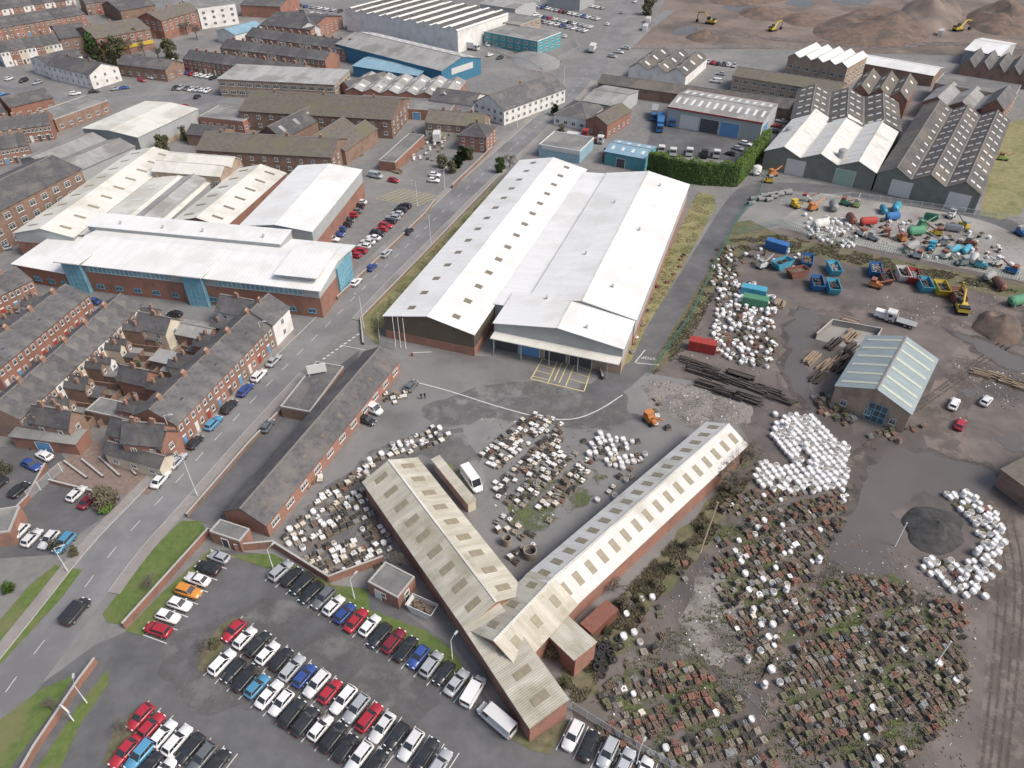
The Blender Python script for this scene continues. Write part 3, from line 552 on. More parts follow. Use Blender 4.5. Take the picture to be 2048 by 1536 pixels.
bld('tin_shed','white tin-roofed shed at the upper right corner','shed',(1930,100),(2000,112),(2012,84),6,8,'g','clad_grey','roof_white')
bld('dark_gabled_sheds','row of dark gabled brick sheds in the upper right corner','shed',(1920,132),(2070,156),(2075,128),5,8,'x','brick_brown','slate',nb=5)
bld('link_shed','low brown link building between the brick range and the gabled works','building',(1640,208),(1700,218),(1712,196),5,6.5,'g','brick_brown','slate_brown')
q=dict(w=1.2,l=3.0,m='skylight_white')
bld('industrial_shed','white-fronted industrial shed bays with green-grey walls and roller doors','industrial shed',(1530,302),(1752,346),(1796,262),6,8.6,'x','clad_green','roof_corr_white',nb=3,sky=dict(n=5,rows=[.5],**q),feat=[((1590,345),6,5,0,'door_white','roller_door'),((1690,360),6,5,0,'door_green','roller_door')])
bld('industrial_shed','dark-roofed shed bays with white skylight strips behind the white-fronted bays','industrial shed',(1582,238),(1802,264),(1842,205),6,8.6,'x','clad_green','roof_dark',nb=3,sky=dict(n=5,rows=[.35,.75],w=1.2,l=1.6,m='skylight_white'))
bld('industrial_shed','large right-hand industrial shed with dark striped corrugated gables','industrial shed',(1756,346),(1962,390),(1996,236),6,8.8,'x','clad_green','roof_dark',nb=3,sky=dict(n=11,rows=[.3,.7],w=1.1,l=1.5,m='skylight_white'),feat=[((1800,385),6,5,0,'door_white','roller_door'),((1915,405),6,5,0,'door_white','roller_door')])
bld('industrial_shed','light grey triple-gabled shed behind the striped corrugated roofs','industrial shed',(1846,203),(1995,232),(2003,195),6,8.6,'x','brick','roof_grey',nb=3)
bld('brown_store','brick store with dark roof cut off by the right edge beside the puddle','shed',(2005,940),(2100,1010),(2170,920),4,5,'g','brick_brown','slate_brown')
bld('corner_unit','dark red brick unit at the left edge of the lower car park','building',(-70,1075),(18,1062),(10,1015),3.5,3.5,'f','brick','felt')
# ---------------- terraces
def pots(b,m):
    for x in(-.28,0,.28):b.tube((x,0,1.0),(x,0,1.45),.12,.1,6,m)
def terrace(A,B,C,n,ze,zr,phrase,grp,walls=('brick',),ext=True,det=True,roof='slate',both=True,order='left'):
    M,L,Wd,fl=frame(A,B,C,ze);w=L/n
    for i in range(n):
        k=n-1-i if fl else i
        wl=walls[k%len(walls)];base=M@Matrix.Translation((i*w,0,0))
        wn={'brick':'red brick','brick_brown':'brown brick','render_white':'white','render_cream':'cream'}[wl]
        r=thing('terraced_house','%s house, %s from the %s in %s'%(wn,ORD[k],order,phrase),'house',base@Matrix.Translation((w/2,Wd/2,0)),grp)
        b=MB();b.prism([(0,0),(Wd,0),(Wd,ze),(Wd/2,zr),(0,ze)],0.002,w-.002);obj('wall',b.mesh('wall',[wl]),r,base)
        b=MB();slab(b,0,ze,Wd/2,zr,.003,w-.003,.25);slab(b,Wd,ze,Wd/2,zr,.003,w-.003,.25);b.box(.01,Wd/2-.12,zr+.08,w-.01,Wd/2+.12,zr+.24,1)
        if det and k%3==1:b.box(w*.4,Wd*.22,ze+(zr-ze)*.44+.1,w*.4+.7,Wd*.22+.9,ze+(zr-ze)*.5+.25,2)
        ro=obj('roof',b.mesh('roof',[roof,'ridge','glass']),r,base)
        if k%2==0 or not det:
            b=MB();b.box(-.55,-.35,-1,.55,.35,.95);b.box(-.6,-.4,.85,.6,.4,1.0);pots(b,1);obj('chimney',b.mesh('chimney',['chim','pot']),ro,base@Matrix.Translation((w-.7,Wd/2,zr+.1)))
        for s in(0,2):
            if not facing(M,L,Wd,s) or (s==2 and not both):continue
            me=winmesh(.95,1.25,mull=0)
            for x,z in((w*.25,ze-1.75),(w*.72,ze-1.75),(w*.68,.95)):obj('window',me,r,sideM(base,w,Wd,s,x,z,.01))
            b=MB();b.box(-.45,-.06,0,.45,0,2.05);b.box(-.5,-.08,2.05,.5,0,2.4,1);obj('door',b.mesh('door',[R.choice(['door_red','door_dark','frame','door_blue']),'frame']),r,sideM(base,w,Wd,s,w*.25,.05,.01))
        if ext:
            ew=w*.52;el=R.uniform(3.8,5.2);z1=ze-1.0+R.uniform(-.3,.3);b=MB();x0=0.05 if k%2 else w-ew-.05
            E=base@Matrix.Translation((x0,Wd,0));b.prism([(0,0),(ew,0),(ew,z1-.4),(ew/2,z1+.7),(0,z1-.4)],0,el)
            E2=E@Matrix(((0,1,0,0),(1,0,0,0),(0,0,1,0),(0,0,0,1)))
            wl2=R.choice(['brick','brick_brown','render_white','render_cream','brick_brown'])
            obj('rear_wing',b.mesh('rear_wing',[wl2]),r,E2)
            b=MB();slab(b,0,z1-.4,ew/2,z1+.7,0,el+.2,.2);slab(b,ew,z1-.4,ew/2,z1+.7,0,el+.2,.2);b.box(el*.6,ew/2-.3,z1+.2,el*.6+.5,ew/2+.3,z1+1.9,1);obj('rear_roof',b.mesh('rear_roof',[roof,'chim']),r,E2)
            b=MB();b.box(x0+.1,Wd+el+.3,0,x0+ew,Wd+el+2.6,2.1);b.box(x0,Wd+el+.2,2.1,x0+ew+.1,Wd+el+2.7,2.22,1);obj('outhouse',b.mesh('outhouse',['brick_brown',R.choice(['felt','slate','roof_grey'])]),r,base)
            if facing(M,L,Wd,2):
                obj('window',winmesh(.8,1.0,mull=0),r,base@Matrix.Translation((x0+ew/2,Wd+el+.01,z1-2))@Matrix.Rotation(math.pi,4,'Z'))
            b=MB();b.box(w-.12,Wd+.05,0,w+.08,Wd+9.5,1.8);b.box(0,Wd+9.5,0,w,Wd+9.7,1.7);obj('yard_wall',b.mesh('yard_wall',['brick_brown']),r,base)
HG='terraced houses'
terrace((352,852),(543,652),(478,626),9,5.6,8.4,'the terrace facing the main road',HG,('brick','brick','brick_brown'),order='bottom')
bld('end_terrace','white painted end house of the terrace with windows in its gable','house',(545,650),(578,616),(516,594),6,8.9,'g','render_white','slate',win=(3.2,1.1,1.4,[1.1,3.9]),chim=1)
bld('corner_shop','red brick corner house with cream ground floor at the lower end of the terrace','house',(322,893),(350,853),(285,832),6,9,'x','brick','slate',win=(3,1.1,1.4,[3.7]),chim=2,base=('render_cream',2.9))
bld('corner_shop','low cream-walled single storey building beside the brick corner house','building',(208,905),(318,935),(330,905),3.2,4.4,'g','render_cream','slate',win=(3,1.3,1.2,[1]))
bld('back_house','brick house with slate roof behind the corner house','house',(214,868),(320,898),(338,858),5.6,8,'g','brick','slate',win=(3.4,1.1,1.3,[1,3.6]),chim=1)
terrace((-45,828),(215,602),(272,622),12,5.4,8,'the middle back-to-back terrace',HG,('brick_brown','render_cream','brick','render_white'),order='bottom')
terrace((-8,742),(178,590),(122,566),8,5.6,8,'the left terrace with red doors',HG,('brick','brick','brick','brick'),order='bottom')
terrace((-100,640),(65,560),(10,545),6,5.4,7.8,'the terrace at the far left edge',HG,('brick_brown','brick'),order='bottom',ext=False)
bld('white_house','white gabled house beside the side street behind the terrace','house',(432,622),(496,634),(516,604),5,7.6,'g','render_white','slate',win=(3,1.1,1.2,[1,3.3]),chim=1)
bld('back_cottage','slate-roofed cottage with cream gable behind the side street','house',(268,655),(330,668),(348,638),4.6,7,'g','render_cream','slate',win=(3,1.1,1.2,[1,3]),chim=1)
bld('back_outbuilding','low grey outbuilding between the two back yards','outbuilding',(352,668),(412,680),(430,652),3,4.2,'g','brick_brown','roof_grey')
bld('back_cottage','brick cottage with dark roof in the yard behind the middle of the terrace','house',(235,760),(288,772),(305,745),4.6,7,'g','brick','slate',win=(3,1,1.1,[1]),chim=1)
bld('back_outbuilding','brick workshop with flat roof at the lower end of the back yards','outbuilding',(170,820),(240,835),(255,805),3.2,3.2,'f','brick_brown','felt')
bld('back_outbuilding','flat-roofed outbuilding halfway along the alley behind the terrace','outbuilding',(300,720),(345,730),(360,708),3,3.2,'m','brick_brown','roof_grey')
bld('back_cottage','slate-roofed brick cottage at the lower left of the back alley','house',(60,845),(135,858),(150,825),5,7.6,'g','brick_brown','slate',win=(3,1,1.1,[1,3.2]),chim=2)
bld('garage_block','low brick garage block with blue doors at the lower left of the terraces','garage',(20,872),(150,888),(160,860),3,3.3,'m','brick','felt',feat=[((90,905),3,2.3,0,'door_blue','roller_door')])
BG='background shops and houses'
terrace((0,105),(122,86),(118,72),7,6.5,9.5,'the upper left corner shop row',BG,('render_white','brick','render_cream'),ext=False,det=False)
terrace((365,118),(600,150),(604,132),12,5.4,8,'the lower upper-left terrace',BG,('brick','brick_brown'),ext=False,det=False)
terrace((440,96),(650,122),(655,106),11,5.4,8,'the middle upper-left terrace',BG,('brick_brown','brick','render_cream'),ext=False,det=False)
terrace((490,72),(690,100),(696,84),12,5.4,8,'the topmost of three stacked terraces',BG,('brick','render_white','brick'),ext=False,det=False)
terrace((0,262),(100,250),(90,230),6,5.4,8,'the dark terrace behind the mill',BG,('brick_brown','brick'),ext=False,det=False)
terrace((-20,60),(170,28),(160,12),9,6,9,'the second row from the top left',BG,('brick','brick_brown'),ext=False,det=False)
terrace((-60,310),(55,290),(40,270),6,5.4,8,'the slate row above the pale shed',BG,('brick','brick_brown'),ext=False,det=False)
terrace((-20,22),(150,-2),(140,-16),8,6,9,'the topmost left row',BG,('brick','render_white'),ext=False,det=False)
terrace((170,8),(300,-8),(298,-20),7,6,9,'the topmost row above the shops',BG,('brick_brown','brick'),ext=False,det=False)
terrace((-20,235),(15,228),(8,205),2,5,7.5,'the short pair at the left edge',BG,('brick_brown',),ext=False,det=False)
# ---------------- cars
CC=dict(w=((.72,.72,.715),'white'),s=((.40,.42,.44),'silver'),k=((.032,.034,.038),'black'),g=((.13,.14,.15),'dark grey'),b=((.04,.08,.27),'blue'),l=((.09,.27,.43),'light blue'),r=((.38,.03,.045),'red'),m=((.20,.025,.04),'maroon'),o=((.60,.25,.05),'orange'))
KP=dict(hatchback=dict(L=3.95,W=1.74,H=1.48,fb=.20,ft=.02,rb=-.47,rt=-.36,hood=.96),
 saloon=dict(L=4.55,W=1.8,H=1.44,fb=.20,ft=.04,rb=-.40,rt=-.24,hood=.93),
 estate=dict(L=4.5,W=1.8,H=1.5,fb=.20,ft=.04,rb=-.47,rt=-.38,hood=.95),
 suv=dict(L=4.4,W=1.86,H=1.66,fb=.22,ft=.06,rb=-.47,rt=-.40,hood=1.08),
 van=dict(L=5.0,W=1.95,H=2.0,fb=.34,ft=.20,rb=-.485,rt=-.475,hood=1.12),
 large_van=dict(L=6.2,W=2.1,H=2.55,fb=.38,ft=.27,rb=-.49,rt=-.485,hood=1.2))
def carparts(k):
    p=KP[k];L,Wd,Ht,hd=p['L'],p['W'],p['H'],p['hood'];w=Wd/2;van='van' in k
    st=[(-.5,.78,.5,hd*.80),(-.485,.91,.34,hd*.95),(-.42,.985,.24,hd),(-.2,1,.22,hd),(.15,1,.22,hd),(p['fb'],.99,.22,hd*.99),(.38,.96,.24,hd*.90),(.44,.88,.28,hd*.80),(.482,.74,.34,hd*.68),(.5,.58,.42,hd*.58)]
    b=MB();rg=[]
    for x,ws,zb,zt in st:
        W_=w*ws;rg.append([(x*L,-W_*.86,zb),(x*L,-W_,zb+(zt-zb)*.35),(x*L,-W_*.995,zb+(zt-zb)*.75),(x*L,-W_*.86,zt),(x*L,0,zt+.035),(x*L,W_*.86,zt),(x*L,W_*.995,zb+(zt-zb)*.75),(x*L,W_,zb+(zt-zb)*.35),(x*L,W_*.86,zb)])
    n=9;b.v=[q for g in rg for q in g]
    for i in range(len(rg)-1):
        for j in range(n):
            jj=(j+1)%n;b.f.append((i*n+j,i*n+jj,(i+1)*n+jj,(i+1)*n+j));b.m.append(0);b.s.append(True)
    b.f.append(tuple(range(n)));b.f.append(tuple(range((len(rg)-1)*n,len(rg)*n)));b.m+=[0,0];b.s+=[False]*2
    zb=hd-.02;zt=Ht-.03;xb0,xb1,xt0,xt1=p['rb']*L,p['fb']*L,p['rt']*L,p['ft']*L;wb_=w*.88;wt=w*(.70 if not van else .84)
    Bq=[Vector((xb0,-wb_,zb)),Vector((xb1,-wb_*.95,zb)),Vector((xb1,wb_*.95,zb)),Vector((xb0,wb_,zb))];Tq=[Vector((xt0,-wt,zt)),Vector((xt1,-wt,zt)),Vector((xt1,wt,zt)),Vector((xt0,wt,zt))]
    for i in range(4):
        j=(i+1)%4;b.poly([Bq[i],Bq[j],Tq[j],Tq[i]])
    e=.12;ins=[Vector((xt0+e,-wt+e,Ht)),Vector((xt1-e,-wt+e,Ht)),Vector((xt1-e,wt-e,Ht)),Vector((xt0+e,wt-e,Ht))]
    for i in range(4):
        j=(i+1)%4;b.poly([Tq[i],Tq[j],ins[j],ins[i]],0,True)
    b.poly(ins,0,True)
    out=[('body',b,['car_paint'])]
    def pane(q,u0,u1,v0,v1,o=.008):
        a,bb,c,d=q
        f=lambda u,v:(a.lerp(bb,u)).lerp(d.lerp(c,u),v)
        pts=[f(u0,v0),f(u1,v0),f(u1,v1),f(u0,v1)];nn=(pts[1]-pts[0]).cross(pts[3]-pts[0]).normalized()
        ce=(Bq[0]+Bq[2]+Tq[0]+Tq[2])/4
        if nn.dot(pts[0]-ce)<0:nn=-nn
        return [x+nn*o for x in pts]
    g=MB();g.poly(pane([Bq[1],Bq[2],Tq[2],Tq[1]],.04,.96,.04,.97));out.append(('windscreen',g,['car_glass']))
    g=MB();g.poly(pane([Bq[3],Bq[0],Tq[0],Tq[3]],.07,.93,.2,.94));out.append(('rear_window',g,['car_glass']))
    for q in([Bq[0],Bq[1],Tq[1],Tq[0]],[Bq[3],Bq[2],Tq[2],Tq[3]]):
        g=MB()
        if van:g.poly(pane(q,.76,.95,.15,.9))
        else:
            g.poly(pane(q,.05,.32,.10,.93));g.poly(pane(q,.335,.61,.10,.93));g.poly(pane(q,.625,.95,.10,.93))
        out.append(('side_window',g,['car_glass']))
    for sx in(-.31,.31):
        for sy in(-1,1):
            g=MB();rr=.33 if not van else .36;x=sx*L;g.tube((x,sy*(w-.2),rr),(x,sy*(w+.012),rr),rr,rr,14,0);g.tube((x,sy*(w+.012),rr),(x,sy*(w+.02),rr),rr*.62,rr*.6,10,1);out.append(('wheel',g,['tyre','rim']))
    for sy in(-1,1):
        g=MB();g.box(.43*L,sy*w*.58-.17,hd*.60,.484*L,sy*w*.58+.17,hd*.78);out.append(('headlight',g,['lamp_glass']))
        g=MB();g.box(-.502*L,sy*w*.72-.09,hd*.62,-.47*L,sy*w*.72+.11,hd*.9);out.append(('tail_light',g,['tail_red']))
        g=MB();g.box(p['fb']*L-.28,sy*(w+.06)-.08,hd+.0,p['fb']*L-.1,sy*(w+.06)+.08,hd+.14);out.append(('wing_mirror',g,['car_paint']))
    g=MB();g.box(.492*L,-.26,.36,.504*L,.26,.47);g.box(.47*L,-w*.5,.48,.503*L,w*.5,.56,1);out.append(('number_plate',g,['frame','black_trim']))
    return out
CD={};CF={}
for k in KP:
    ps=carparts(k);CD[k]=[(n,b.mesh(n,m)) for n,b,m in ps]
    al=MB();ms=[]
    for n,b,m in ps:
        for x in m:
            if x not in ms:ms.append(x)
        idx=[ms.index(x) for x in m];i=len(al.v);al.v+=b.v;al.f+=[tuple(i+q for q in f) for f in b.f];al.m+=[idx[q] for q in b.m];al.s+=b.s
    CF[k]=al.mesh('car',ms)
def car(p,ang,c,kind,lab,grp,near=True):
    M=T(p.x,p.y,.03,ang);c,_=CC[c];nm='parked_car' if 'van' not in kind else 'van'
    cat='car' if 'van' not in kind else 'van'
    f=R.uniform(.85,1.1);c=tuple(x*f for x in c)
    if near:
        r=thing(nm,lab,cat,M,grp)
        for n,me in CD[kind]:
            obj(n,me,r,M,c if n in('body','wing_mirror') else None)
    else:
        r=obj(nm,CF[kind],None,M,c);tag(r,lab,cat,grp)
def row(p0,p1,cols,phrase,mode='p',order='left',flip=0,grp=None,kinds=None,lines=False,near=None):
    a=P(*p0);b=P(*p1);d=(b-a).normalized();n=len(cols);ang=math.atan2(d.y,d.x)+(math.pi/2 if mode=='p' else 0)
    vis=[i for i,c in enumerate(cols) if c!='.']
    for j,i in enumerate(vis):
        c=cols[i];q=a.lerp(b,i/(n-1) if n>1 else 0)
        q=q+Vector((math.cos(ang),math.sin(ang),0))*R.uniform(-.3,.3);k=R.choice(['hatchback','hatchback','saloon','estate','suv'])
        if c.isupper():k='van';c=c.lower()
        if kinds:k=kinds
        fl=math.pi if (R.random()<(.35 if mode=='p' else 0) )^bool(flip) else 0
        car(q,ang+fl+R.uniform(-.03,.03),c,k,'%s %s, %s from the %s in %s'%(CC[c][1],k.replace('_',' '),ORD[j],order,phrase),grp or 'parked cars',near if near is not None else (p0[1]>380))
    if lines:
        st=(b-a)/(n-1);pe=Vector((math.cos(ang),math.sin(ang),0))
        for i in range(n+1):
            q=a+st*(i-.5);wline(wb,q-pe*2.5,q+pe*2.5,.13)
row((563,1147),(914,1369),'skkkgwbrwkmkbsks','the row below the brick hut',lines=1)
row((472,1264),(882,1530),'rwkwksbwrwsrwkwks','the upper central double row',lines=1)
row((445,1332),(750,1534),'wkklwwkkwkkwk','the lower central double row',lines=1)
row((282,1440),(435,1534),'rrwwkgk','the lower left car park row',lines=1)
row((256,1504),(330,1548),'rlkw','the bottom left corner row',lines=1)
row((437,1118),(318,1264),'skwowwr','the column beside the grass bank',order='top',lines=1)
row((1145,1476),(1285,1550),'wkssw','the row beside the palisade fence',lines=1)
row((40,985),(-40,960),'kkw','the left edge row of the lower car park',order='right')
row((92,916),(66,934),'wb','the pair above the lower car park',order='top',mode='p')
row((155,993),(183,1002),'wm','the pair next to the rust-brown bush')
row((130,1092),(8,1066),'lwwws','the row beside the slanting lamp post',order='right')
row((357,925),(548,726),'sklkbws','the kerbside line in front of the terrace',mode='a',order='bottom')
for p,c,k,l in(((155,1228),'k','van','black van driving along the main road past the grass verge'),((323,963),'w','saloon','white saloon car driving on the main road below the terrace'),((713,568),'w','hatchback','white car on the main road nearest the side street'),((744,538),'b','hatchback','blue car on the main road behind the white one'),((773,510),'s','estate','silver estate car on the main road behind the blue one'),((818,466),'k','hatchback','black car on the main road, farthest in the line of traffic')):
    q=P(*p);d=P(p[0]+50,p[1]-48)-q if p[1]<900 else P(p[0]+50,p[1]-58)-q;car(q,math.atan2(d.y,d.x),c,k,l,'cars on the main road')
for p,dd,c,k,l in(((947,1388),(25,-42),'w','van','white van at the right end of the row under the Y-shaped shed'),((993,1445),(-35,-30),'w','large_van','large white van parked against the end wall of the Y-shaped shed'),
 ((745,822),(30,14),'w','van','white van beside the long low building'),((735,845),(30,12),'k','hatchback','black hatchback below the white van beside the long building'),((823,776),(18,-20),'g','hatchback','dark grey car alone at the edge of the central yard'),((1070,698),(-5,20),'b','hatchback','dark blue car in front of the loading bay'),((1097,704),(-8,20),'s','hatchback','silver car in front of the loading bay'),((536,856),(20,-28),'g','hatchback','dark grey car on the forecourt of the long building'),((944,966),(34,48),'w','large_van','long white van beside the lean-to in the salvage yard'),
 ((1906,812),(12,-24),'w','estate','white estate car right of the barn'),((1970,806),(20,-22),'w','hatchback','small white car farthest right of the barn'),((1918,853),(14,-24),'r','hatchback','red hatchback right of the barn'),((1768,637),(40,12),'w','van','white van above the barn'),
 ((752,355),(20,4),'s','van','silver van by the timber stacks in the entrance yard'),((788,364),(20,4),'r','hatchback','red car below the silver van'),((870,353),(20,2),'w','hatchback','white car in the entrance yard, nearer the shed'),((868,364),(20,2),'w','hatchback','white car in the entrance yard, nearer the road')):
    q=P(*p);d=P(p[0]+dd[0],p[1]+dd[1])-q;car(q,math.atan2(d.y,d.x),c,k,l,'cars parked singly')
row((710,514),(810,416),'rrwwwkrrksskk','the right row of the factory car park',order='bottom')
row((668,482),(722,408),'wbbkkrgkw','the left row along the factory wall',order='bottom')
row((285,163),(335,148),'rwws','the row by the upper left side road',order='left')
row((352,178),(416,184),'ksgwsww','the kerb row of the upper left car park')
row((365,146),(428,158),'kbrwwwk','the back row of the upper left car park')
row((0,192),(60,200),'lbk.l','the row at the upper left edge');row((20,160),(75,168),'wks','the trio near the upper left edge')
row((1070,14),(1195,40),'wsbwwsrkwwsbwsw','the top row of the far car park');row((1062,30),(1180,56),'swwbrwswkwssw','the second row of the far car park')
row((1090,-2),(1205,18),'wswbskwwsrwws','the farthest row of the far car park')
row((1070,42),(1170,64),'wkswwbswsw','the nearest row of the far car park')
row((1385,122),(1468,134),'kkwsrkkws','the row beside the triple-gabled workshop')
row((600,74),(650,62),'wswk','the row near the white gable-ended house');row((925,97),(975,92),'WWw','the white group beside the blue warehouse')
row((1060,68),(1130,75),'kswbw','the row beside the teal office')
row((1545,265),(1570,235),'krsk','the column right of the depot',order='bottom')
row((1460,310),(1490,290),'ksw','the trio inside the conifer hedge');row((1245,222),(1262,190),'wkwr','the column beside the grey workshop',order='bottom')
row((1225,115),(1250,98),'sws','the trio at the road bend');row((1215,50),(1270,5),'w.s.w','the far bend of the main road',mode='a',order='bottom')
row((370,215),(395,196),'rk','the upper left side road',mode='a');row((715,285),(722,270),'mr','the pair by the pottery yard')
row((350,632),(185,606),'k..w.b','the side street by the factory',mode='a',order='right');row((12,500),(14,490),'s','the side street at the left edge')
row((400,262),(412,250),'rs','the pair below the brick office');row((1430,165),(1440,150),'Ws','the pair on the depot back lane')
row((560,8),(680,24),'wswkbswwsk','the row at the top centre car park');row((590,22),(670,36),'skwwbs','the second top centre row')
row((150,190),(250,178),'w.k.sb','the line by the upper left flats',mode='a')
row((820,232),(900,240),'kw.sk','the row before the flat brick range')
row((80,655),(130,610),'kwsb','the street between the left terraces',mode='a',order='bottom')
row((330,95),(348,125),'sk.w','the line on the shop street',mode='a',order='top')
row((980,112),(1000,118),'wk','the pair beside the rubble compound')
# ---------------- lorries
def lorry(p,d,cab,box,lab,L=9,near=False,flat=False):
    q=P(*p);dd=P(p[0]+d[0],p[1]+d[1])-q;M=T(q.x,q.y,.03,math.atan2(dd.y,dd.x));r=thing('lorry',lab,'lorry',M,'lorries')
    b=MB();b.prism([(-1.2,.5),(1.2,.5),(1.2,2.6),(1.0,2.9),(-1.0,2.9),(-1.2,2.6)],L/2-2.1,L/2);obj('cab',b.mesh('cab',[cab]),r)
    b=MB();b.box(L/2,-1.05,1.6,L/2+.03,1.05,2.5);b.box(L/2-1.4,-1.22,1.6,L/2-.5,1.22,2.4);obj('windscreen',b.mesh('ws',['car_glass']),r)
    b=MB()
    if flat:b.box(-L/2,-1.2,.9,L/2-2.3,1.2,1.1);b.box(L/2-2.5,-1.2,1.1,L/2-2.35,1.2,2.2)
    else:b.box(-L/2,-1.25,1.0,L/2-2.3,1.25,3.7)
    obj('cargo_body',b.mesh('cargo',[box]),r)
    b=MB();b.box(-L/2+.2,-.45,.55,L/2-.3,.45,.9);obj('chassis',b.mesh('ch',['black_trim']),r)
    for x in(-L/2+1.2,-L/2+2.4,L/2-1.2):
        for s in(-1,1):
            b=MB();b.tube((x,s*.9,.5),(x,s*1.22,.5),.5,.5,12);b.tube((x,s*1.22,.5),(x,s*1.24,.5),.26,.26,8,1);obj('wheel',b.mesh('wheel',['tyre','rim']),r)
lorry((1320,255),(-3,25),'p_blue','p_blue','blue curtain-sided lorry at the left of the depot yard',13)
lorry((1345,245),(-3,25),'p_blue','p_blue','second blue lorry next to the curtain-sided one',11)
lorry((1308,235),(-3,25),'p_blue','p_grey','grey-bodied lorry behind the blue lorries',10)
lorry((1185,103),(10,-14),'p_white','p_white','white box lorry on the far stretch of the main road',8)
lorry((1155,272),(25,3),'p_red','p_white','red and white tow lorry by the blue and white unit',8,flat=True)
lorry((1185,285),(25,3),'p_white','p_red','white recovery lorry with red bed in the lorry park',8,flat=True)
for i,(x,y,c) in enumerate(((1322,303,'white'),(1345,308,'white'),(1378,308,'white'),(1408,312,'black'),(1432,312,'white'))):
    lorry((x,y),(-1,12),'p_'+c,'p_grey','%s lorry tractor, %s from the left beside the conifer hedge'%(c,ORD[i]),6,flat=True)
lorry((1212,318),(-1,12),'p_red','p_grey','red lorry tractor beside the teal unit',6,flat=True)
lorry((1582,335),(30,7),'p_white','p_white','white flatbed lorry in front of the white-fronted sheds',7,flat=True)
lorry((1800,648),(-40,-12),'p_white','p_grey','white flatbed lorry loaded with timber above the barn',7,flat=True)
lorry((945,100),(20,3),'p_white','p_white','white box lorry beside the long blue warehouse',7)
lorry((875,282),(5,-20),'p_white','p_white','white lorry in the builders yard near the brick house',7)
# ---------------- excavators
def excavator(p,a,lab,s=1.):
    q=P(*p);M=T(q.x,q.y,0,a,s);r=thing('excavator',lab,'excavator',M,'excavators')
    for sy in(-1,1):
        b=MB();b.prism([(sy*1.0-.3,.0),(sy*1.0+.3,.0),(sy*1.0+.3,.85),(sy*1.0-.3,.85)],-2.1,2.1);obj('track',b.mesh('track',['p_black']),r)
    b=MB();b.box(-2.4,-1.3,1.0,1.2,1.3,2.0,tx=.1,ty=.05);b.box(-2.4,-1.2,2.0,-1.0,1.2,2.4,1);obj('upper_body',b.mesh('ub',['p_yellow','p_black']),r)
    b=MB();b.box(-.2,.3,2.0,1.5,1.25,3.2,tx=.15,ty=.08);obj('cab',b.mesh('cab',['car_glass']),r)
    b=MB();b.tube((.8,-.3,1.8),(3.2,-.3,4.6),.32,.28,6);b.tube((3.2,-.3,4.6),(6.0,-.3,4.2),.28,.24,6);obj('boom',b.mesh('boom',['p_yellow']),r)
    b=MB();b.tube((6.2,-.3,4.7),(6.6,-.3,1.3),.26,.18,6);obj('dipper_arm',b.mesh('dipper',['p_yellow']),r)
    b=MB();b.prism([(-.9,.3),(.4,.3),(.4,1.3),(-.9,1.3)],5.8,6.9);obj('bucket',b.mesh('bucket',['p_black']),r)
excavator((1420,48),2.6,'yellow excavator on the left of the demolition ground',1.2);excavator((1545,62),.6,'small yellow excavator left of the big spoil heap',1.0);excavator((1915,62),.3,'yellow excavator at the far right of the demolition ground',1.15);excavator((1920,622),1.3,'yellow excavator with raised boom beside the brown soil heap',1.0)
# ---------------- street furniture
def lamp(p,h,a,lab):
    q=P(*p);M=T(q.x,q.y,0,a);r=thing('street_lamp',lab,'street lamp',M,'street lamps')
    b=MB();b.tube((0,0,0),(0,0,1.2),.11,.11,8);b.tube((0,0,1.2),(0,0,h),.08,.05,8);obj('column',b.mesh('column',['galv']),r)
    b=MB();b.tube((0,0,h),(1.0,0,h+.25),.04,.04,6);obj('bracket',b.mesh('bracket',['galv']),r)
    b=MB();b.box(.9,-.16,h+.18,1.7,.16,h+.34,tx=.08,ty=.05);b.box(1.0,-.12,h+.14,1.6,.12,h+.18,1);obj('lamp_head',b.mesh('head',['galv','lamp_glass']),r)
for x,y,h,a,l in((862,488,9,2.6,'on the verge beside the warehouse'),(728,656,9,2.6,'at the warehouse entrance'),(395,992,9,2.7,'on the pavement by the long low building'),(547,1138,5,1,'on the grass at the left of the brick hut'),(709,1197,5,1,'left of the brick hut'),(905,1318,5,1,'on the grass strip above the car row'),(1272,1532,5,1,'beside the palisade fence'),(136,1143,6,.3,'beside the lower left grass bank'),(174,1406,5,2,'in the bottom left grass bed'),(352,892,8,0,'outside the brick corner house'),(532,702,8,0,'outside the white end house'),(835,412,8,3,'at the factory entrance'),(1128,168,8,3,'near the half-timbered house'),(310,585,6,1,'in front of the factory'),(1035,255,8,3,'opposite the bungalow'),(285,30,8,0,'in the shop street'),(330,292,7,0,'beside the cream warehouse'),(890,380,7,1,'by the entrance yard wall'),(735,90,6,0,'beside the long blue warehouse')):
    lamp((x,y),h,a,'grey street lamp '+l)
def pole(p,h,r0,m,n,lab,cat,tx=0):
    q=P(*p);b=MB();b.tube((0,0,0),(tx,0,h),r0,r0*.7,7);b.tube((tx,0,h),(tx,0,h+.1),r0*1.3,r0*.5,7);tag(obj(n,b.mesh(n,[m]),None,T(q.x,q.y,0)),lab,cat)
pole((1400,1105),12.5,.16,'timber','telegraph_pole','tall wooden pole beside the bare tree and corrugated wing','pole',.8)
pole((1866,1336),7,.12,'galv','yard_pole','white pole standing among the lower right crates','pole');pole((1790,1092),6,.12,'galv','yard_pole','pale pole beside the black ash heap','pole')
for i,x in enumerate((792,802,812)):pole((x,694+i*2),8.5,.06,'frame','flagpole','white flagpole, %s from the left in front of the brown gable'%ORD[i],'flagpole')
b=MB();b.box(-.15,-.15,0,.15,.15,1.0)
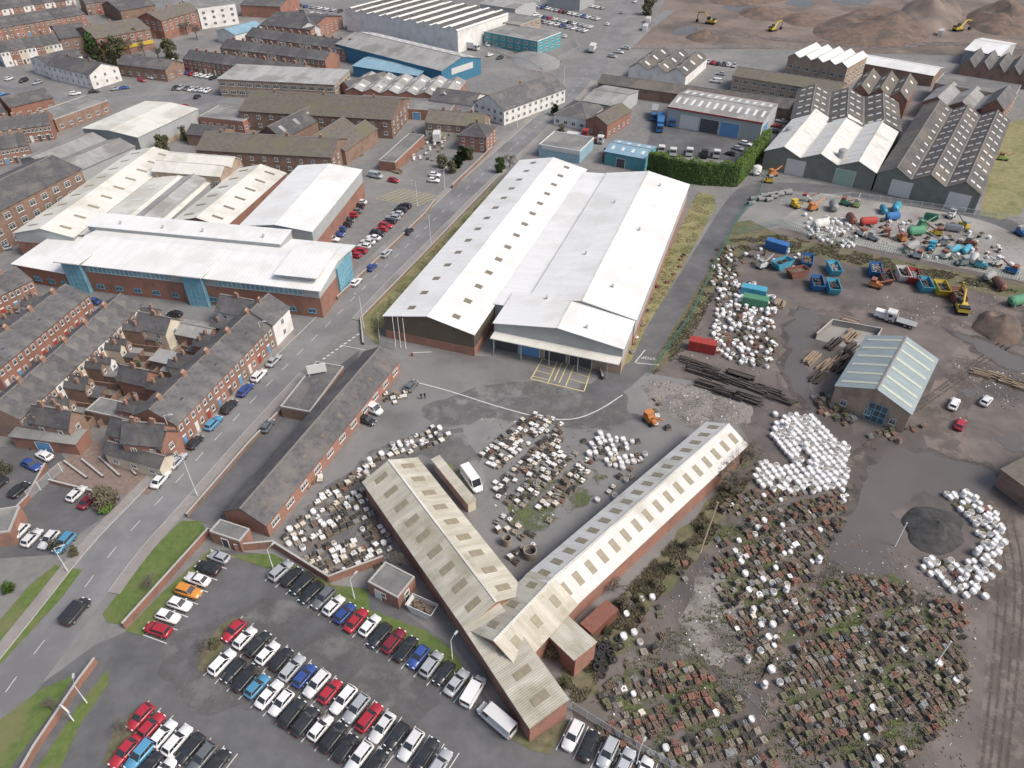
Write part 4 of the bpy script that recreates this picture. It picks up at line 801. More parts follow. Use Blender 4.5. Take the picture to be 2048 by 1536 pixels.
b.tube((0,0,.95),(5,0,2.6),.06,.05,6,1);q=P(825,712);tag(obj('barrier',b.mesh('barrier',['p_red','frame']),None,T(q.x,q.y,0,-.4)),'raised red and white barrier at the warehouse entrance','barrier')
q=P(640,770);r=thing('sign_board','white framed billboard on the forecourt roof edge of the long building','sign',T(q.x,q.y,0,.3))
b=MB();b.box(-2,-.08,3.4,2,.08,5.6);obj('panel',b.mesh('panel',['frame']),r)
for x in(-1.8,1.8):
    b=MB();b.tube((x,.1,0),(x,.1,5.5),.07,.07,6);obj('post',b.mesh('post',['galv']),r)
q=P(145,1440);r=thing('totem_sign','tall white oval sign with orange swirl in the bottom left grass bed','sign',T(q.x,q.y,0,-.5))
b=MB();b.box(-.35,-.08,0,.35,.08,2.4);obj('stand',b.mesh('stand',['frame']),r)
b=MB();b.tube((0,-.12,3.0),(0,.12,3.0),.95,.95,20);obj('panel',b.mesh('panel',['frame']),r)
b=MB();b.tube((.15,-.16,3.1),(.15,-.13,3.1),.5,.5,16);obj('emblem',b.mesh('emblem',['p_orange']),r)
cu=bpy.data.curves.new('t','FONT');cu.body='STOP';cu.size=1.35;cu.align_x='CENTER';o=bpy.data.objects.new('t',cu);COL.objects.link(o)
dg=bpy.context.evaluated_depsgraph_get();me=bpy.data.meshes.new_from_object(o.evaluated_get(dg));bpy.data.objects.remove(o)
me.materials.clear();me.materials.append(MT['paint_white']);q=P(1297,714);o=obj('stop_marking',me,None,T(q.x,q.y,.035,math.pi-.2));tag(o,None,None,kind='structure')
# ---------------- fences and walls
def wall(pts,h,m,lab,n='boundary_wall',cat='wall',th=.25,cap='kerb'):
    p=[P(*q) for q in pts];b=MB();ribbon_mb(b,p,th/2,th/2,h,h);ribbon_mb(b,p,th/2+.05,th/2+.05,h+.08,.08,1);tag(obj(n,b.mesh(n,[m,cap])),lab,cat)
def fence(pts,h,step,m,lab,pale=0,n='fence',cat='fence',rails=2):
    p=[P(*q) for q in pts];c=p[0];r=thing(n,lab,cat,T(c.x,c.y,0))
    b=MB();ps=along(p,step);r_=MB()
    for q,t in ps:b.tube(q,q+Vector((0,0,h)),.05,.05,5)
    obj('posts',b.mesh('posts',[m]),r,Matrix())
    for i in range(len(p)-1):
        for k in range(rails):
            z=h*(.2+.7*k/max(1,rails-1));r_.tube(p[i]+Vector((0,0,z)),p[i+1]+Vector((0,0,z)),.03,.03,4)
    if pale:
        for q,t in along(p,pale):
            M=Matrix.Translation(q)@Matrix.Rotation(math.atan2(t.y,t.x),4,'Z');r_.box(-.035,-.015,.1,.035,.015,h,M=M)
    obj('rails' if not pale else 'pales',r_.mesh('rails',[m]),r,Matrix())
fence([(1298,752),(1380,640),(1440,510),(1475,440),(1515,400),(1530,352)],2.4,3,'fence_green','green mesh fence along the access road',pale=.6,rails=3)
fence([(1475,470),(1560,450),(1620,475),(1900,528),(2060,568)],2.2,3,'fence_green','green fence between the machinery yard and the skips',pale=.6,rails=3)
fence([(1142,1418),(1240,1480),(1400,1570)],2.2,2.5,'galv','grey palisade fence at the bottom beside the parked cars',pale=.18)
fence([(757,640),(760,690),(790,700)],2.2,2.5,'galv','grey fence at the corner of the brown gable',pale=.2)
fence([(1700,106),(1560,97),(1265,98)],2.4,4,'galv','pale hoarding fence along the demolition ground',pale=.4)
fence([(905,80),(1000,105),(1085,140),(1160,100),(1150,85)],2.4,3,'galv','grey palisade fence around the rubble compound',pale=.4)
fence([(1560,410),(1700,395),(1960,432),(2048,445)],2,3,'galv','grey fence in front of the industrial sheds',pale=.4)
fence([(1530,1430),(1500,1400),(1440,1350)],1.2,3,'galv','low broken fence amid the crates',rails=2)
wall([(250,1258),(420,1068),(490,1100)],1.5,'brick','brick boundary wall along the top of the grass bank')
wall([(472,1102),(548,1095),(660,1165),(768,1125)],1.7,'brick','brick wall between the crates and the staff car park')
wall([(195,1325),(165,1365),(75,1500),(30,1580)],1.3,'brick','low brick wall in the bottom left beds')
wall([(375,1035),(500,890),(610,775)],.9,'brick_brown','low wall between the pavement and the dark forecourt')
wall([(727,690),(722,640),(850,508),(1000,352)],.7,'brick_brown','low brick wall along the warehouse verge')
wall([(675,600),(850,432),(870,405)],1.0,'brick_brown','low wall along the factory car park')
wall([(905,378),(985,300)],1.4,'brick_brown','wall between the entrance yard and main road')
wall([(95,935),(60,1000),(20,1040)],1.2,'brick','short wall in the lower left car park')
wall([(100,965),(240,1000)],.8,'brick','low wall below the planted brick beds')
wall([(1200,742),(1205,760)],1,'brick','stub of brick wall at the corner of the loading yard')
wall([(1630,678),(1662,650),(1760,668),(1735,708)],1.6,'concrete','open three-sided concrete bay left of the barn holding reclaimed beams',n='storage_bay',cat='storage bay')
fence([(60,1000),(130,940)],2.4,2.5,'galv','silver fence screen beside the dark cars',pale=.2)
for i in range(5):
    wall([(130+i*35,925-i*4),(175+i*33,958-i*2)],.5,'brick','low brick planter edge, %s from the left below the terraces'%ORD[i],n='planter')
# ---------------- trees
def bare(seed):
    rr=random.Random(seed);t=MB();c=MB()
    def br(p,d,l,r,lv):
        q=p+d*l;(t if lv==0 else c).tube(p,q,r,r*.65,6 if lv<2 else 3,cap=False)
        if lv>=5:return
        for k in range(4):
            a=Vector((rr.gauss(0,1),rr.gauss(0,1),rr.gauss(.25,.6))).normalized();nd=(d*.75+a*.75).normalized()
            s=p.lerp(q,rr.uniform(.4,1.));br(s,nd,l*rr.uniform(.55,.8),max(r*.56,.0022),lv+1)
    br(Vector((0,0,0)),Vector((0,0,1)),.32,.026,0)
    return t.mesh('trunk',['bark']),c.mesh('crown',['twig'])
BT=[bare(s) for s in(1,2,3)]
def leafy(seed,m,n=1800,rx=.5,rz=.5,cz=.5,lf=.07,cone=False):
    rr=random.Random(seed);b=MB();cl=[]
    for k in range(22):
        a=rr.uniform(0,6.28);t=rr.random();z=cz+rz*(2*rr.random()-1)
        f=1-abs((z-cz)/rz)**2 if not cone else 1-(z-cz+rz)/(2*rz)*.85
        cl.append(Vector((math.cos(a)*rx*.75*math.sqrt(max(f,.05))*math.sqrt(t),math.sin(a)*rx*.75*math.sqrt(max(f,.05))*math.sqrt(t),z)))
    for k in range(n):
        c=rr.choice(cl);d=Vector((rr.gauss(0,1),rr.gauss(0,1),rr.gauss(0,1))).normalized()*rx*.38*rr.random()**.4;p=c+d
        if p.z<0.02:p.z=.02
        u=Vector((rr.gauss(0,1),rr.gauss(0,1),rr.gauss(0,1))).normalized()*lf;v=u.orthogonal().normalized()*lf*.7
        b.poly([p-u,p-v,p+u,p+v])
    return b.mesh('crown',[m])
LM={'leaf':leafy(1,'leaf'),'olive':leafy(2,'leaf_olive',lf=.05),'cone':leafy(3,'leaf',cone=True,rx=.3),'shrub':leafy(4,'leaf_olive',n=1100,lf=.05),'shrubg':leafy(5,'leaf_hedge',n=900),'bram':leafy(6,'bramble',n=1800,lf=.04)}
tm=MB();tm.tube((0,0,0),(0,0,.5),.03,.02,6);tm.tube((0,0,.3),(.15,.1,.6),.015,.01,5);tm.tube((0,0,.3),(-.12,.1,.65),.015,.01,5);TM=tm.mesh('trunk',['bark'])
def tree(p,h,k,lab,w=1):
    q=P(*p);M=T(q.x,q.y,0,R.uniform(0,6))@Matrix.Diagonal((h*w,h*w,h,1));nm='bare_tree' if isinstance(k,int) else 'tree' if h>3 else 'shrub'
    r=thing(nm,lab,'tree' if h>3 else 'shrub',M,'trees and shrubs')
    if isinstance(k,int):obj('trunk',BT[k][0],r,M);obj('crown',BT[k][1],r,M)
    else:
        obj('trunk' if h>3 else 'stem',TM,r,M);obj('crown' if h>3 else 'foliage',LM[k],r,M)
tree((1460,985),10.5,0,'large bare tree overhanging the end of the long corrugated wing',1.3)
tree((1480,930),8,1,'smaller bare tree behind the large one at the wing end',1.3)
tree((1225,1180),4.5,2,'small bare tree below the brick side of the long wing',1.2)
tree((800,1130),5,1,'small bare tree beside the crates and left wing',1.2)
tree((215,1010),4,'bram','rust-brown bare bush beside the maroon car',1.3);tree((215,1020),1.6,'shrubg','yellow-green shrub under the rust-brown bush',2)
tree((300,1175),4,1,'small bare tree on the grass bank above the white cars');tree((1020,335),8,2,'bare tree at the far left corner of the warehouse');tree((1000,345),5,'leaf','green conifer at the far left corner of the warehouse',.7)
tree((415,1300),3.2,2,'small bare tree in the island at the left end of the double row',1.3);tree((430,1290),1.2,'shrub','low shrub in the car park island',2)
tree((245,1460),3.5,0,'small bare tree above the bottom left corner row',1.2);tree((105,1420),4,2,'small bare tree in the bottom left grass');tree((120,1100),3,'shrub','leafy shrub by the light blue car');tree((150,1110),2,'shrub','round low shrub at the verge edge')
tree((650,1435),2.5,0,'tiny sapling between the two halves of the double row');tree((520,1345),2.5,1,'tiny sapling near the left of the double row')
tree((20,1180),1.8,'shrubg','bright green shrub at the left edge of the verge',1.4);tree((15,945),3,'shrub','clipped shrub at the left edge of the lower car park')
tree((1110,1310),2.6,'bram','bramble bush in the corner of the small side wing',1.3);tree((1130,1370),1.8,'shrub','weedy shrub behind the south end of the Y-shaped shed',1.5)
for i,(x,y,h,k) in enumerate(((190,118,11,'cone'),(212,135,10,'olive'),(240,115,9,'olive'),(262,110,12,1),(290,112,11,2),(275,100,9,'olive'),(375,70,12,0),(395,80,11,1),(345,120,9,'olive'),(318,118,10,0),(232,150,7,'olive'),(360,60,11,2),(250,90,10,0),(305,95,11,1))):
    tree((x,y),h,k,'%s %s in the group of trees near the white rendered building'%(ORD[i],'bare tree' if isinstance(k,int) else 'dark evergreen' if k=='cone' else 'olive bushy tree'))
TL=['olive bush by the cream warehouse','low shrub by the mossy brown range','bare tree beside the pale grey shed','leftmost bush along the entrance yard wall','dark bush second along the entrance yard wall','dark bush by the detached brick house','olive bush by the detached brick house','dark bush midway along the yard wall','bare tree by the blue and white unit','small bush beside the bungalow','olive tree at the edge of the demolition ground','bare tree at the edge of the demolition ground','low shrub behind the blue and white unit','green bush in the left terrace backyards','shrub in the backyards behind the main terrace','small green shrub in the middle backyards']
for i,(x,y,h,k) in enumerate(((330,305,6,'olive'),(372,280,5,'shrub'),(250,320,5,1),(885,335,4,'olive'),(905,345,4,'olive'),(925,320,4.5,'leaf'),(940,318,4,'olive'),(915,335,4,'leaf'),(1090,310,7,2),(1110,230,4,'leaf'),(1295,30,8,'olive'),(1305,15,8,1),(1120,270,4,'shrub'),(100,800,3.5,'leaf'),(280,745,3,'shrub'),(200,740,2.5,'shrubg'))):
    tree((x,y),h,k,TL[i])
for i in range(9):
    tree((1150+i*32,1310-i*30+R.uniform(-10,20)),R.uniform(1.3,2.2),'bram' if i%2 else 'shrub','bramble bush, %s from the bottom along the brick side of the long wing'%ORD[i],1.3)
def hedge(pts,h,th,lab):
    p=[P(*q) for q in pts];r=thing('conifer_hedge',lab,'hedge',T(p[0].x,p[0].y,0));b=MB()
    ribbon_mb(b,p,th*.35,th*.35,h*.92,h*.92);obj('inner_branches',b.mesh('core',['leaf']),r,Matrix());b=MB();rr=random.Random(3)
    for q,t in along(p,.14):
        nrm=Vector((-t.y,t.x,0));bh=h*(1+.06*math.sin(q.x*1.3)+.04*math.sin(q.y*2.7))
        for k in range(26):
            z=rr.random()*bh;s=rr.choice((-1,1))*(th*.42+rr.gauss(0,.14)+.12*math.sin(q.x*2.1+z))
            if rr.random()<.3:z=bh+rr.gauss(0,.15);s=rr.uniform(-.5,.5)*th
            c=q+nrm*s+t*rr.uniform(-.2,.2)+Vector((0,0,z));u=Vector((rr.gauss(0,1),rr.gauss(0,1),rr.gauss(.8,1))).normalized()*.24;v=u.orthogonal().normalized()*.14
            b.poly([c-u,c-v,c+u,c+v])
    obj('foliage',b.mesh('foliage',['leaf_hedge']),r,Matrix())
hedge([(1295,345),(1340,358),(1400,368),(1470,372),(1492,345),(1530,300)],7.5,2.4,'tall clipped green conifer hedge behind the far end of the warehouse')
def inside(x,y,p):
    c=False;j=len(p)-1
    for i in range(len(p)):
        if(p[i].y>y)!=(p[j].y>y)and x<(p[j].x-p[i].x)*(y-p[i].y)/(p[j].y-p[i].y)+p[i].x:c=not c
        j=i
    return c
def tufts(n,pts,cnt,h,m,lab,cat='grass',seed=1):
    p=[P(*q) for q in pts];rr=random.Random(seed);xs=[q.x for q in p];ys=[q.y for q in p];b=MB();c=0;tr=0
    while c<cnt and tr<cnt*30:
        tr+=1;x=rr.uniform(min(xs),max(xs));y=rr.uniform(min(ys),max(ys))
        if not inside(x,y,p) or noise.noise(Vector((x,y,0))*.25)<-.1:continue
        c+=1
        for k in range(4):
            a=rr.uniform(0,6.28);w=rr.uniform(.05,.12);l=rr.uniform(.5,1.2)*h;d=Vector((math.cos(a),math.sin(a),0));o=Vector((x,y,.02))+d*.1
            b.poly([o-Vector((-d.y,d.x,0))*w,o+Vector((-d.y,d.x,0))*w,o+d*l*.7+Vector((0,0,l))])
    tag(obj(n,b.mesh(n,[m])),lab,cat,kind='stuff')
tufts('dry_grass',[(735,640),(850,515),(990,375),(1035,340),(1040,350),(900,500),(770,640),(755,680)],1800,.25,'blade_dry','dry yellow grass on the strip left of the warehouse',seed=2)
tufts('dry_grass',[(1225,745),(1240,700),(1330,520),(1395,385),(1430,390),(1430,415),(1350,560),(1290,660)],1500,.25,'blade_dry','dry grass on the strip right of the warehouse',seed=3)
tufts('rough_scrub',[(1130,1300),(1250,1180),(1420,1010),(1480,900),(1510,880),(1500,960),(1400,1110),(1330,1180),(1230,1310),(1150,1430)],4500,.4,'bramble','brown scrub and weeds along the side of the corrugated wing',seed=4)
tufts('rough_scrub',[(1300,740),(1380,620),(1450,480),(1560,470),(1900,545),(2060,590),(1900,565),(1620,510),(1500,500),(1440,570),(1370,700),(1310,750)],4500,.4,'bramble','brown weeds along the green mesh fences',seed=5)
tufts('yard_weeds',[(1170,1420),(1250,1320),(1440,1180),(1440,1020),(1700,1000),(1640,1130),(1920,1200),(1930,1430),(1800,1536),(1250,1570)],4500,.3,'blade_weed','green weeds growing between the pallets of the lower right field',seed=7)
# ---------------- salvage clusters
def pal(b,m):
    for y in(-.5,0,.4):b.box(-.55,y,0,.55,y+.1,.1,m)
    for i in range(5):b.box(-.55+i*.23,-.55,.1,-.55+i*.23+.17,.55,.13,m)
rr=random.Random(5)
def v_block(h,loose=3,n=2):
    b=MB();s=1.02/n
    for i in range(n):
        for j in range(n):
            hh=h*rr.uniform(.8,1.08);b.box(-.5+i*s,-.5+j*s,.14,-.5+i*s+s*.94,-.5+j*s+s*.94,.14+hh)
    for k in range(loose):
        x,y=rr.uniform(-.4,.3),rr.uniform(-.4,.3);M=T(x,y,.14+h,rr.uniform(0,3));b.box(0,0,0,.25,.12,.08,M=M)
    return b
def v_heap():
    b=MB();b.box(-.5,-.5,.14,.5,.5,.4)
    for k in range(22):
        M=T(rr.uniform(-.38,.38),rr.uniform(-.38,.38),.36+rr.random()*.14,rr.uniform(0,3))@Matrix.Rotation(rr.uniform(-.5,.5),4,'X');b.box(-.12,-.06,0,.12,.06,.09,M=M)
    return b
def v_slabs():
    b=MB()
    for i in range(8):
        x=-.46+i*.12;b.box(x,-.48,.14,x+.09,.48,.14+rr.uniform(.35,.6))
    return b
def v_tiles():
    b=MB()
    for j in range(3):
        for i in range(6):
            if rr.random()<.12:continue
            b.box(-.5+i*.17,-.5+j*.34,.14,-.5+i*.17+.14,-.5+j*.34+.3,.14+rr.uniform(.25,.62))
    return b
VAR=[v_block(.6),v_block(.5,2,3),v_heap(),v_heap(),v_slabs(),v_tiles(),v_tiles(),v_block(.7,2,4)];PB=MB();pal(PB,0)
LOADS=['load_terracotta','load_brown','load_stone','load_dark','load_mossy','load_grey']
LMESH={(i,l):VAR[i].mesh('load',[l]) for i in range(len(VAR)) for l in LOADS};PM=PB.mesh('pallet',['crate_wood'])
def v_ware(seed):
    r2=random.Random(seed);b=MB()
    for x0,y0,x1,y1 in((-.55,-.55,.55,-.5),(-.55,.5,.55,.55),(-.55,-.5,-.5,.5),(.5,-.5,.55,.5)):b.box(x0,y0,.13,x1,y1,.5)
    b.box(-.5,-.5,.13,.5,.5,.4);c=MB();n=seed%2+2;s=1.0/n
    for i in range(n):
        for j in range(n):
            if r2.random()<.12:continue
            x=-.5+s*(i+.5);y=-.5+s*(j+.5);h=r2.uniform(.14,.42);w=s*.45;M=T(x,y,.4,r2.gauss(0,.1));c.box(-w,-w,0,w,w,h,M=M)
    return b,c
WV=[v_ware(s) for s in range(6)];WCOL=['ceramic','ceramic','ceramic','bag_grey','ceramic_cream','load_dark','load_dark','load_stone','load_grey','load_brown']
WMESH={(i,l):WV[i][1].mesh('wares',[l]) for i in range(6) for l in set(WCOL)};WBOX=[w[0].mesh('box',['crate_wood']) for w in WV]
def bag(seed):
    r2=random.Random(seed);b=MB();n=12;rings=[(.0,.38),(.12,.47),(.4,.52),(.7,.49),(.90,.46),(.86,.40)];vs=[]
    for z,r in rings:
        for k in range(n):
            a=6.283*k/n;q=(abs(math.cos(a))**4+abs(math.sin(a))**4)**-.25;w=r*q*(1+r2.uniform(-.04,.04));vs.append((w*math.cos(a),w*math.sin(a),z*(1+r2.uniform(-.04,.04))))
    b.v=vs
    for i in range(len(rings)-1):
        for k in range(n):
            j=(k+1)%n;b.f.append((i*n+k,i*n+j,(i+1)*n+j,(i+1)*n+k));b.m.append(0);b.s.append(True)
    c=MB();c.v=[(0,0,.93 if seed%2 else .74)]
    for k in range(10):
        a=6.283*k/10;c.v.append((.43*math.cos(a),.43*math.sin(a),.80+r2.uniform(-.04,.04)))
    for k in range(10):c.f.append((0,1+k,1+(k+1)%10));c.m.append(0);c.s.append(True)
    return b,c
BV=[bag(s) for s in range(5)];FILL=['bag_white','bag_white','bag_white','bag_white','bag_grey','load_stone','load_grey']
BMESH=[v[0].mesh('bag',['bag_white']) for v in BV];BGM=[v[0].mesh('bag',['bag_grey']) for v in BV];FMESH={(i,l):BV[i][1].mesh('filling',[l]) for i in range(5) for l in set(FILL)}
ITEMS=dict(pallet=[],ware=[],bag=[])
def fill(pts,sx,sy,ang,mix,lab,prob=.85,jit=.16,rows=None,stack=.06,seed=0,smin=.8,smax=1.06):
    p=[P(*q) for q in pts];c=sum(p,Vector())/len(p);r2=random.Random(seed+len(pts)*7);ca,sa=math.cos(ang),math.sin(ang)
    for i in range(-80,81):
        for j in range(-80,81):
            if rows and j%rows[0]>=rows[1] and r2.random()<.95:continue
            x=i*sx+r2.gauss(0,jit);y=j*sy+r2.gauss(0,jit);X=c.x+x*ca-y*sa;Y=c.y+x*sa+y*ca
            if r2.random()>prob or not inside(X,Y,p):continue
            if noise.noise(Vector((X,Y,seed*3.1))*.16)<-.45:continue
            k=r2.choices(list(mix),list(mix.values()))[0];s=r2.uniform(smin,smax)
            ITEMS[k].append((X,Y,0,ang+r2.gauss(0,.12),s,k,lab))
            if r2.random()<stack:ITEMS[k].append((X,Y,(.75 if k!='bag' else .85)*s,ang+r2.gauss(0,.2),s*.9,k,lab))
fill([(560,1080),(650,985),(740,940),(735,990),(790,1100),(770,1130),(660,1160)],1.3,1.2,.62,dict(ware=7,pallet=1,bag=1),'the block left of the left wing',rows=(7,6),seed=1,prob=.93)
fill([(700,950),(790,885),(880,850),(910,870),(860,895),(760,925),(720,960)],1.3,1.2,.5,dict(ware=5,bag=2),'the strip leading to the central yard',seed=2,prob=.88)
fill([(960,905),(1010,850),(1075,828),(1128,850),(1120,900),(1080,945),(1010,960),(975,930)],1.25,1.18,.9,dict(ware=9,pallet=2),'the main block in the yard',rows=(6,5),seed=3,prob=.93)
fill([(1120,905),(1160,910),(1210,945),(1150,1000),(1090,1020),(990,1010),(985,965),(1050,955)],1.28,1.2,.9,dict(ware=9,pallet=2),'the rows nearest the long wing',rows=(4,3),seed=4,prob=.9)
fill([(990,1030),(1110,1030),(1070,1090),(1040,1140),(1000,1100)],1.5,1.4,.9,dict(ware=6,pallet=2),'the corner between the two wings',seed=5,prob=.6)
fill([(1165,880),(1200,868),(1300,890),(1290,920),(1240,945),(1180,915)],1.3,1.25,.2,dict(ware=3,bag=6),'the block right of the central crates',seed=6,prob=.92)
fill([(1230,960),(1270,930),(1290,925),(1240,990),(1180,1030),(1150,1040)],1.5,1.4,.75,dict(ware=3,bag=2),'the line along the long wing',seed=26,prob=.7)
fill([(1500,965),(1550,830),(1620,835),(1700,900),(1690,975),(1600,990),(1540,985)],1.34,1.28,.3,dict(bag=1),'the packed white block by the puddle',seed=7,prob=.96,jit=.06,stack=.02,smin=.95,smax=1.08)
fill([(1885,990),(1930,985),(1995,1030),(2012,1110),(1970,1200),(1900,1190),(1825,1130),(1850,1110),(1930,1135),(1955,1080),(1930,1035)],1.28,1.22,.3,dict(bag=6,pallet=1),'the curved heap around the ash mound',seed=8,prob=.94)
fill([(1440,1010),(1500,975),(1700,980),(1690,1040),(1640,1130),(1590,1230),(1540,1330),(1490,1290),(1430,1190),(1425,1100)],1.1,1.05,.35,dict(pallet=9,bag=1.2,ware=.8),'the brown field below the white bags',rows=(5,4),seed=9,prob=.93,smin=.68,smax=.95,jit=.13)
fill([(1600,1210),(1700,1140),(1800,1170),(1930,1210),(1940,1420),(1900,1450),(1800,1536),(1600,1536),(1560,1420)],1.03,1.0,.3,dict(pallet=1),'the dense lower right field',rows=(8,7),seed=10,prob=.95,stack=.08,smin=.66,smax=.95,jit=.13)
fill([(1170,1420),(1250,1330),(1390,1330),(1480,1400),(1560,1500),(1540,1600),(1250,1600)],1.08,1.03,.3,dict(pallet=14,bag=.3,ware=.4),'the bottom field behind the palisade fence',rows=(5,4),seed=11,prob=.93,smin=.68,smax=.95,jit=.13)
fill([(1230,1200),(1310,1180),(1340,1290),(1320,1330),(1250,1320)],1.8,1.6,.3,dict(pallet=5,bag=1),'the loose group by the rusty container',seed=12,prob=.5)
fill([(1330,1130),(1360,1110),(1390,1170),(1370,1180)],1.6,1.5,.3,dict(pallet=1),'the stone group by the wooden pole',seed=13)
fill([(1720,1380),(1760,1300),(1960,1250),(1960,1500),(1720,1560)],3.5,3.0,.3,dict(bag=1),'the scatter along the right edge of the brown field',seed=14,prob=.25)
fill([(1480,1120),(1560,1150),(1560,1380),(1480,1400)],2.5,2.2,.3,dict(bag=1,ware=1),'the scatter beside the dirt track',seed=15,prob=.4)
fill([(1440,570),(1500,560),(1550,600),(1550,740),(1480,730),(1420,700)],1.25,1.2,.3,dict(bag=5,pallet=3,ware=2),'the jumble beside the muddy ring track',seed=16,prob=.75,jit=.3)
fill([(1425,500),(1470,490),(1480,570),(1440,600),(1420,570)],1.5,1.4,.3,dict(ware=3,pallet=2,bag=1),'the strip along the green mesh fence',seed=17,prob=.65)
fill([(1600,430),(1700,440),(1720,500),(1620,490)],1.8,1.6,.2,dict(bag=3,pallet=1),'the left of the machinery yard',seed=18,prob=.7)
fill([(1720,440),(1960,450),(2040,545),(1800,510)],2.2,2.0,.2,dict(bag=1,pallet=2,ware=1),'the machinery yard',seed=28,prob=.5,jit=.5)
fill([(1480,500),(1600,500),(1620,540),(1560,545),(1480,540)],2.0,1.8,.2,dict(bag=1,pallet=2,ware=1),'the top of the skip yard',seed=29,prob=.5,jit=.4)
fill([(820,268),(900,262),(885,320),(825,325)],2.2,2,.2,dict(bag=2,pallet=2,ware=2),'the builders yard near the main road',seed=30,prob=.6,jit=.3)
fill([(1760,860),(1850,850),(1800,890),(1730,880)],1.2,1.0,.2,dict(pallet=1),'the statuary rows below the barn',seed=19,prob=.7)
fill([(1620,785),(1680,800),(1720,850),(1690,850),(1640,830)],1.2,1.0,.2,dict(pallet=1),'the stone rows left of the barn',seed=20,prob=.8)
fill([(1285,790),(1320,790),(1340,860),(1290,860)],2,1.8,.3,dict(pallet=1,ware=1),'the rubble near the long wing tip',seed=21,prob=.6)
fill([(755,790),(815,785),(800,810),(770,810)],1.4,1.3,.3,dict(ware=1),'the small group by the long building',seed=22,prob=.8)
fill([(600,940),(650,935),(640,970),(610,980)],1.4,1.3,.3,dict(ware=2,pallet=2),'the group against the long building',seed=23,prob=.8)
fill([(1240,720),(1250,680),(1300,590),(1370,500),(1372,520),(1300,620),(1262,720)],1.8,1.6,.3,dict(pallet=2,ware=1),'the line right of the warehouse',seed=24,prob=.4)
NM=dict(pallet=('loaded_pallet','pallet','pallet of reclaimed bricks or stone in '),ware=('salvage_crate','crate','open crate of salvaged wares in '),bag=('bulk_bag','bulk bag','white woven bulk bag in '))
for kind,L_ in ITEMS.items():
    def dist(t):return (Vector((t[0],t[1],0))-CAM).length
    def inview(t):
        d=t[1]*CS+H*SN;u=F*t[0]/d;v=-(t[1]*SN-H*CS)/d*F;return abs(u)<1024 and abs(v)<768
    L_=[t for t in L_ if inview(t)];L_.sort(key=dist);r2=random.Random(9);SB=MB();MS=LOADS+['crate_wood','bag_white','bag_grey','ceramic','ceramic_cream'];ix={m:i for i,m in enumerate(MS)}
    for n_,(x,y,z,a,s,k,lab) in enumerate(L_):
        M=T(x,y,z+.02,a,s)@Matrix.Diagonal((1,1,r2.uniform(.65,1.15) if kind!='bag' else 1,1))
        if kind=='pallet':
            cl=noise.noise(Vector((x,y,7))*.12);v=r2.randrange(len(VAR));wts=[4,5,1.2,2,2,1] if cl>.1 else [.9,5,3,3,3.5,2.2] if cl<-.1 else [2.4,6,2,3,3,1.6]
            l=r2.choices(LOADS,wts)[0];parts=[('pallet',PM,PB,'crate_wood'),('load',LMESH[v,l],VAR[v],l)]
        elif kind=='ware':
            v=r2.randrange(6);l=r2.choice(WCOL);parts=[('box',WBOX[v],WV[v][0],'crate_wood'),('pallet',PM,PB,'crate_wood'),('wares',WMESH[v,l],WV[v][1],l)]
        else:
            v=r2.randrange(5);l=r2.choice(FILL);gr=r2.random()<.1;parts=[('bag',(BGM if gr else BMESH)[v],BV[v][0],'bag_grey' if gr else 'bag_white'),('filling',FMESH[v,l],BV[v][1],l)]
        if n_<300:
            r=thing(NM[kind][0],NM[kind][2]+lab,NM[kind][1],M,NM[kind][1]+'s in '+lab)
            for pn,me,_,_ in parts:obj(pn,me,r,M)
        else:
            for _,_,mb,mm in parts:SB.add(mb,M,ix[mm])
    if SB.v:tag(obj(NM[kind][0]+'_field',SB.mesh('field',MS)),'the farther %ss of the salvage yard beyond the nearest ones'%NM[kind][1],NM[kind][1],kind='stuff')
b=MB();r2=random.Random(4)
for pts,n in(([(1380,600),(1560,600),(1560,760),(1380,740)],500),([(1290,760),(1430,770),(1520,850),(1370,850)],500),([(1600,420),(2040,480),(2040,560),(1640,480)],700),([(1500,1000),(1960,1150),(1940,1536),(1200,1536),(1250,1300)],2500),([(960,830),(1210,850),(1150,1010),(1000,1100)],400),([(1700,600),(1960,560),(2040,640),(1900,660)],300),([(1900,720),(2048,740),(2048,830),(1950,800)],300),([(1350,30),(2040,20),(2040,100),(1350,90)],900)):
    p=[P(*q) for q in pts];xs=[q.x for q in p];ys=[q.y for q in p];c=0
    for _ in range(n*3):
        x=r2.uniform(min(xs),max(xs));y=r2.uniform(min(ys),max(ys))
        if c<n and inside(x,y,p):
            c+=1;s=r2.uniform(.05,.18);M=T(x,y,0,r2.uniform(0,3));b.box(-s,-s*.7,0,s,s*.7,s*.7,r2.choices((0,1,2,3),(5,3,1.5,1))[0],tx=s*.2,ty=s*.15,M=M)
tag(obj('rubble',b.mesh('rubble',['load_brown','load_grey','load_terracotta','bag_white'])),'small broken bricks and stones scattered over the yards','rubble',kind='stuff')
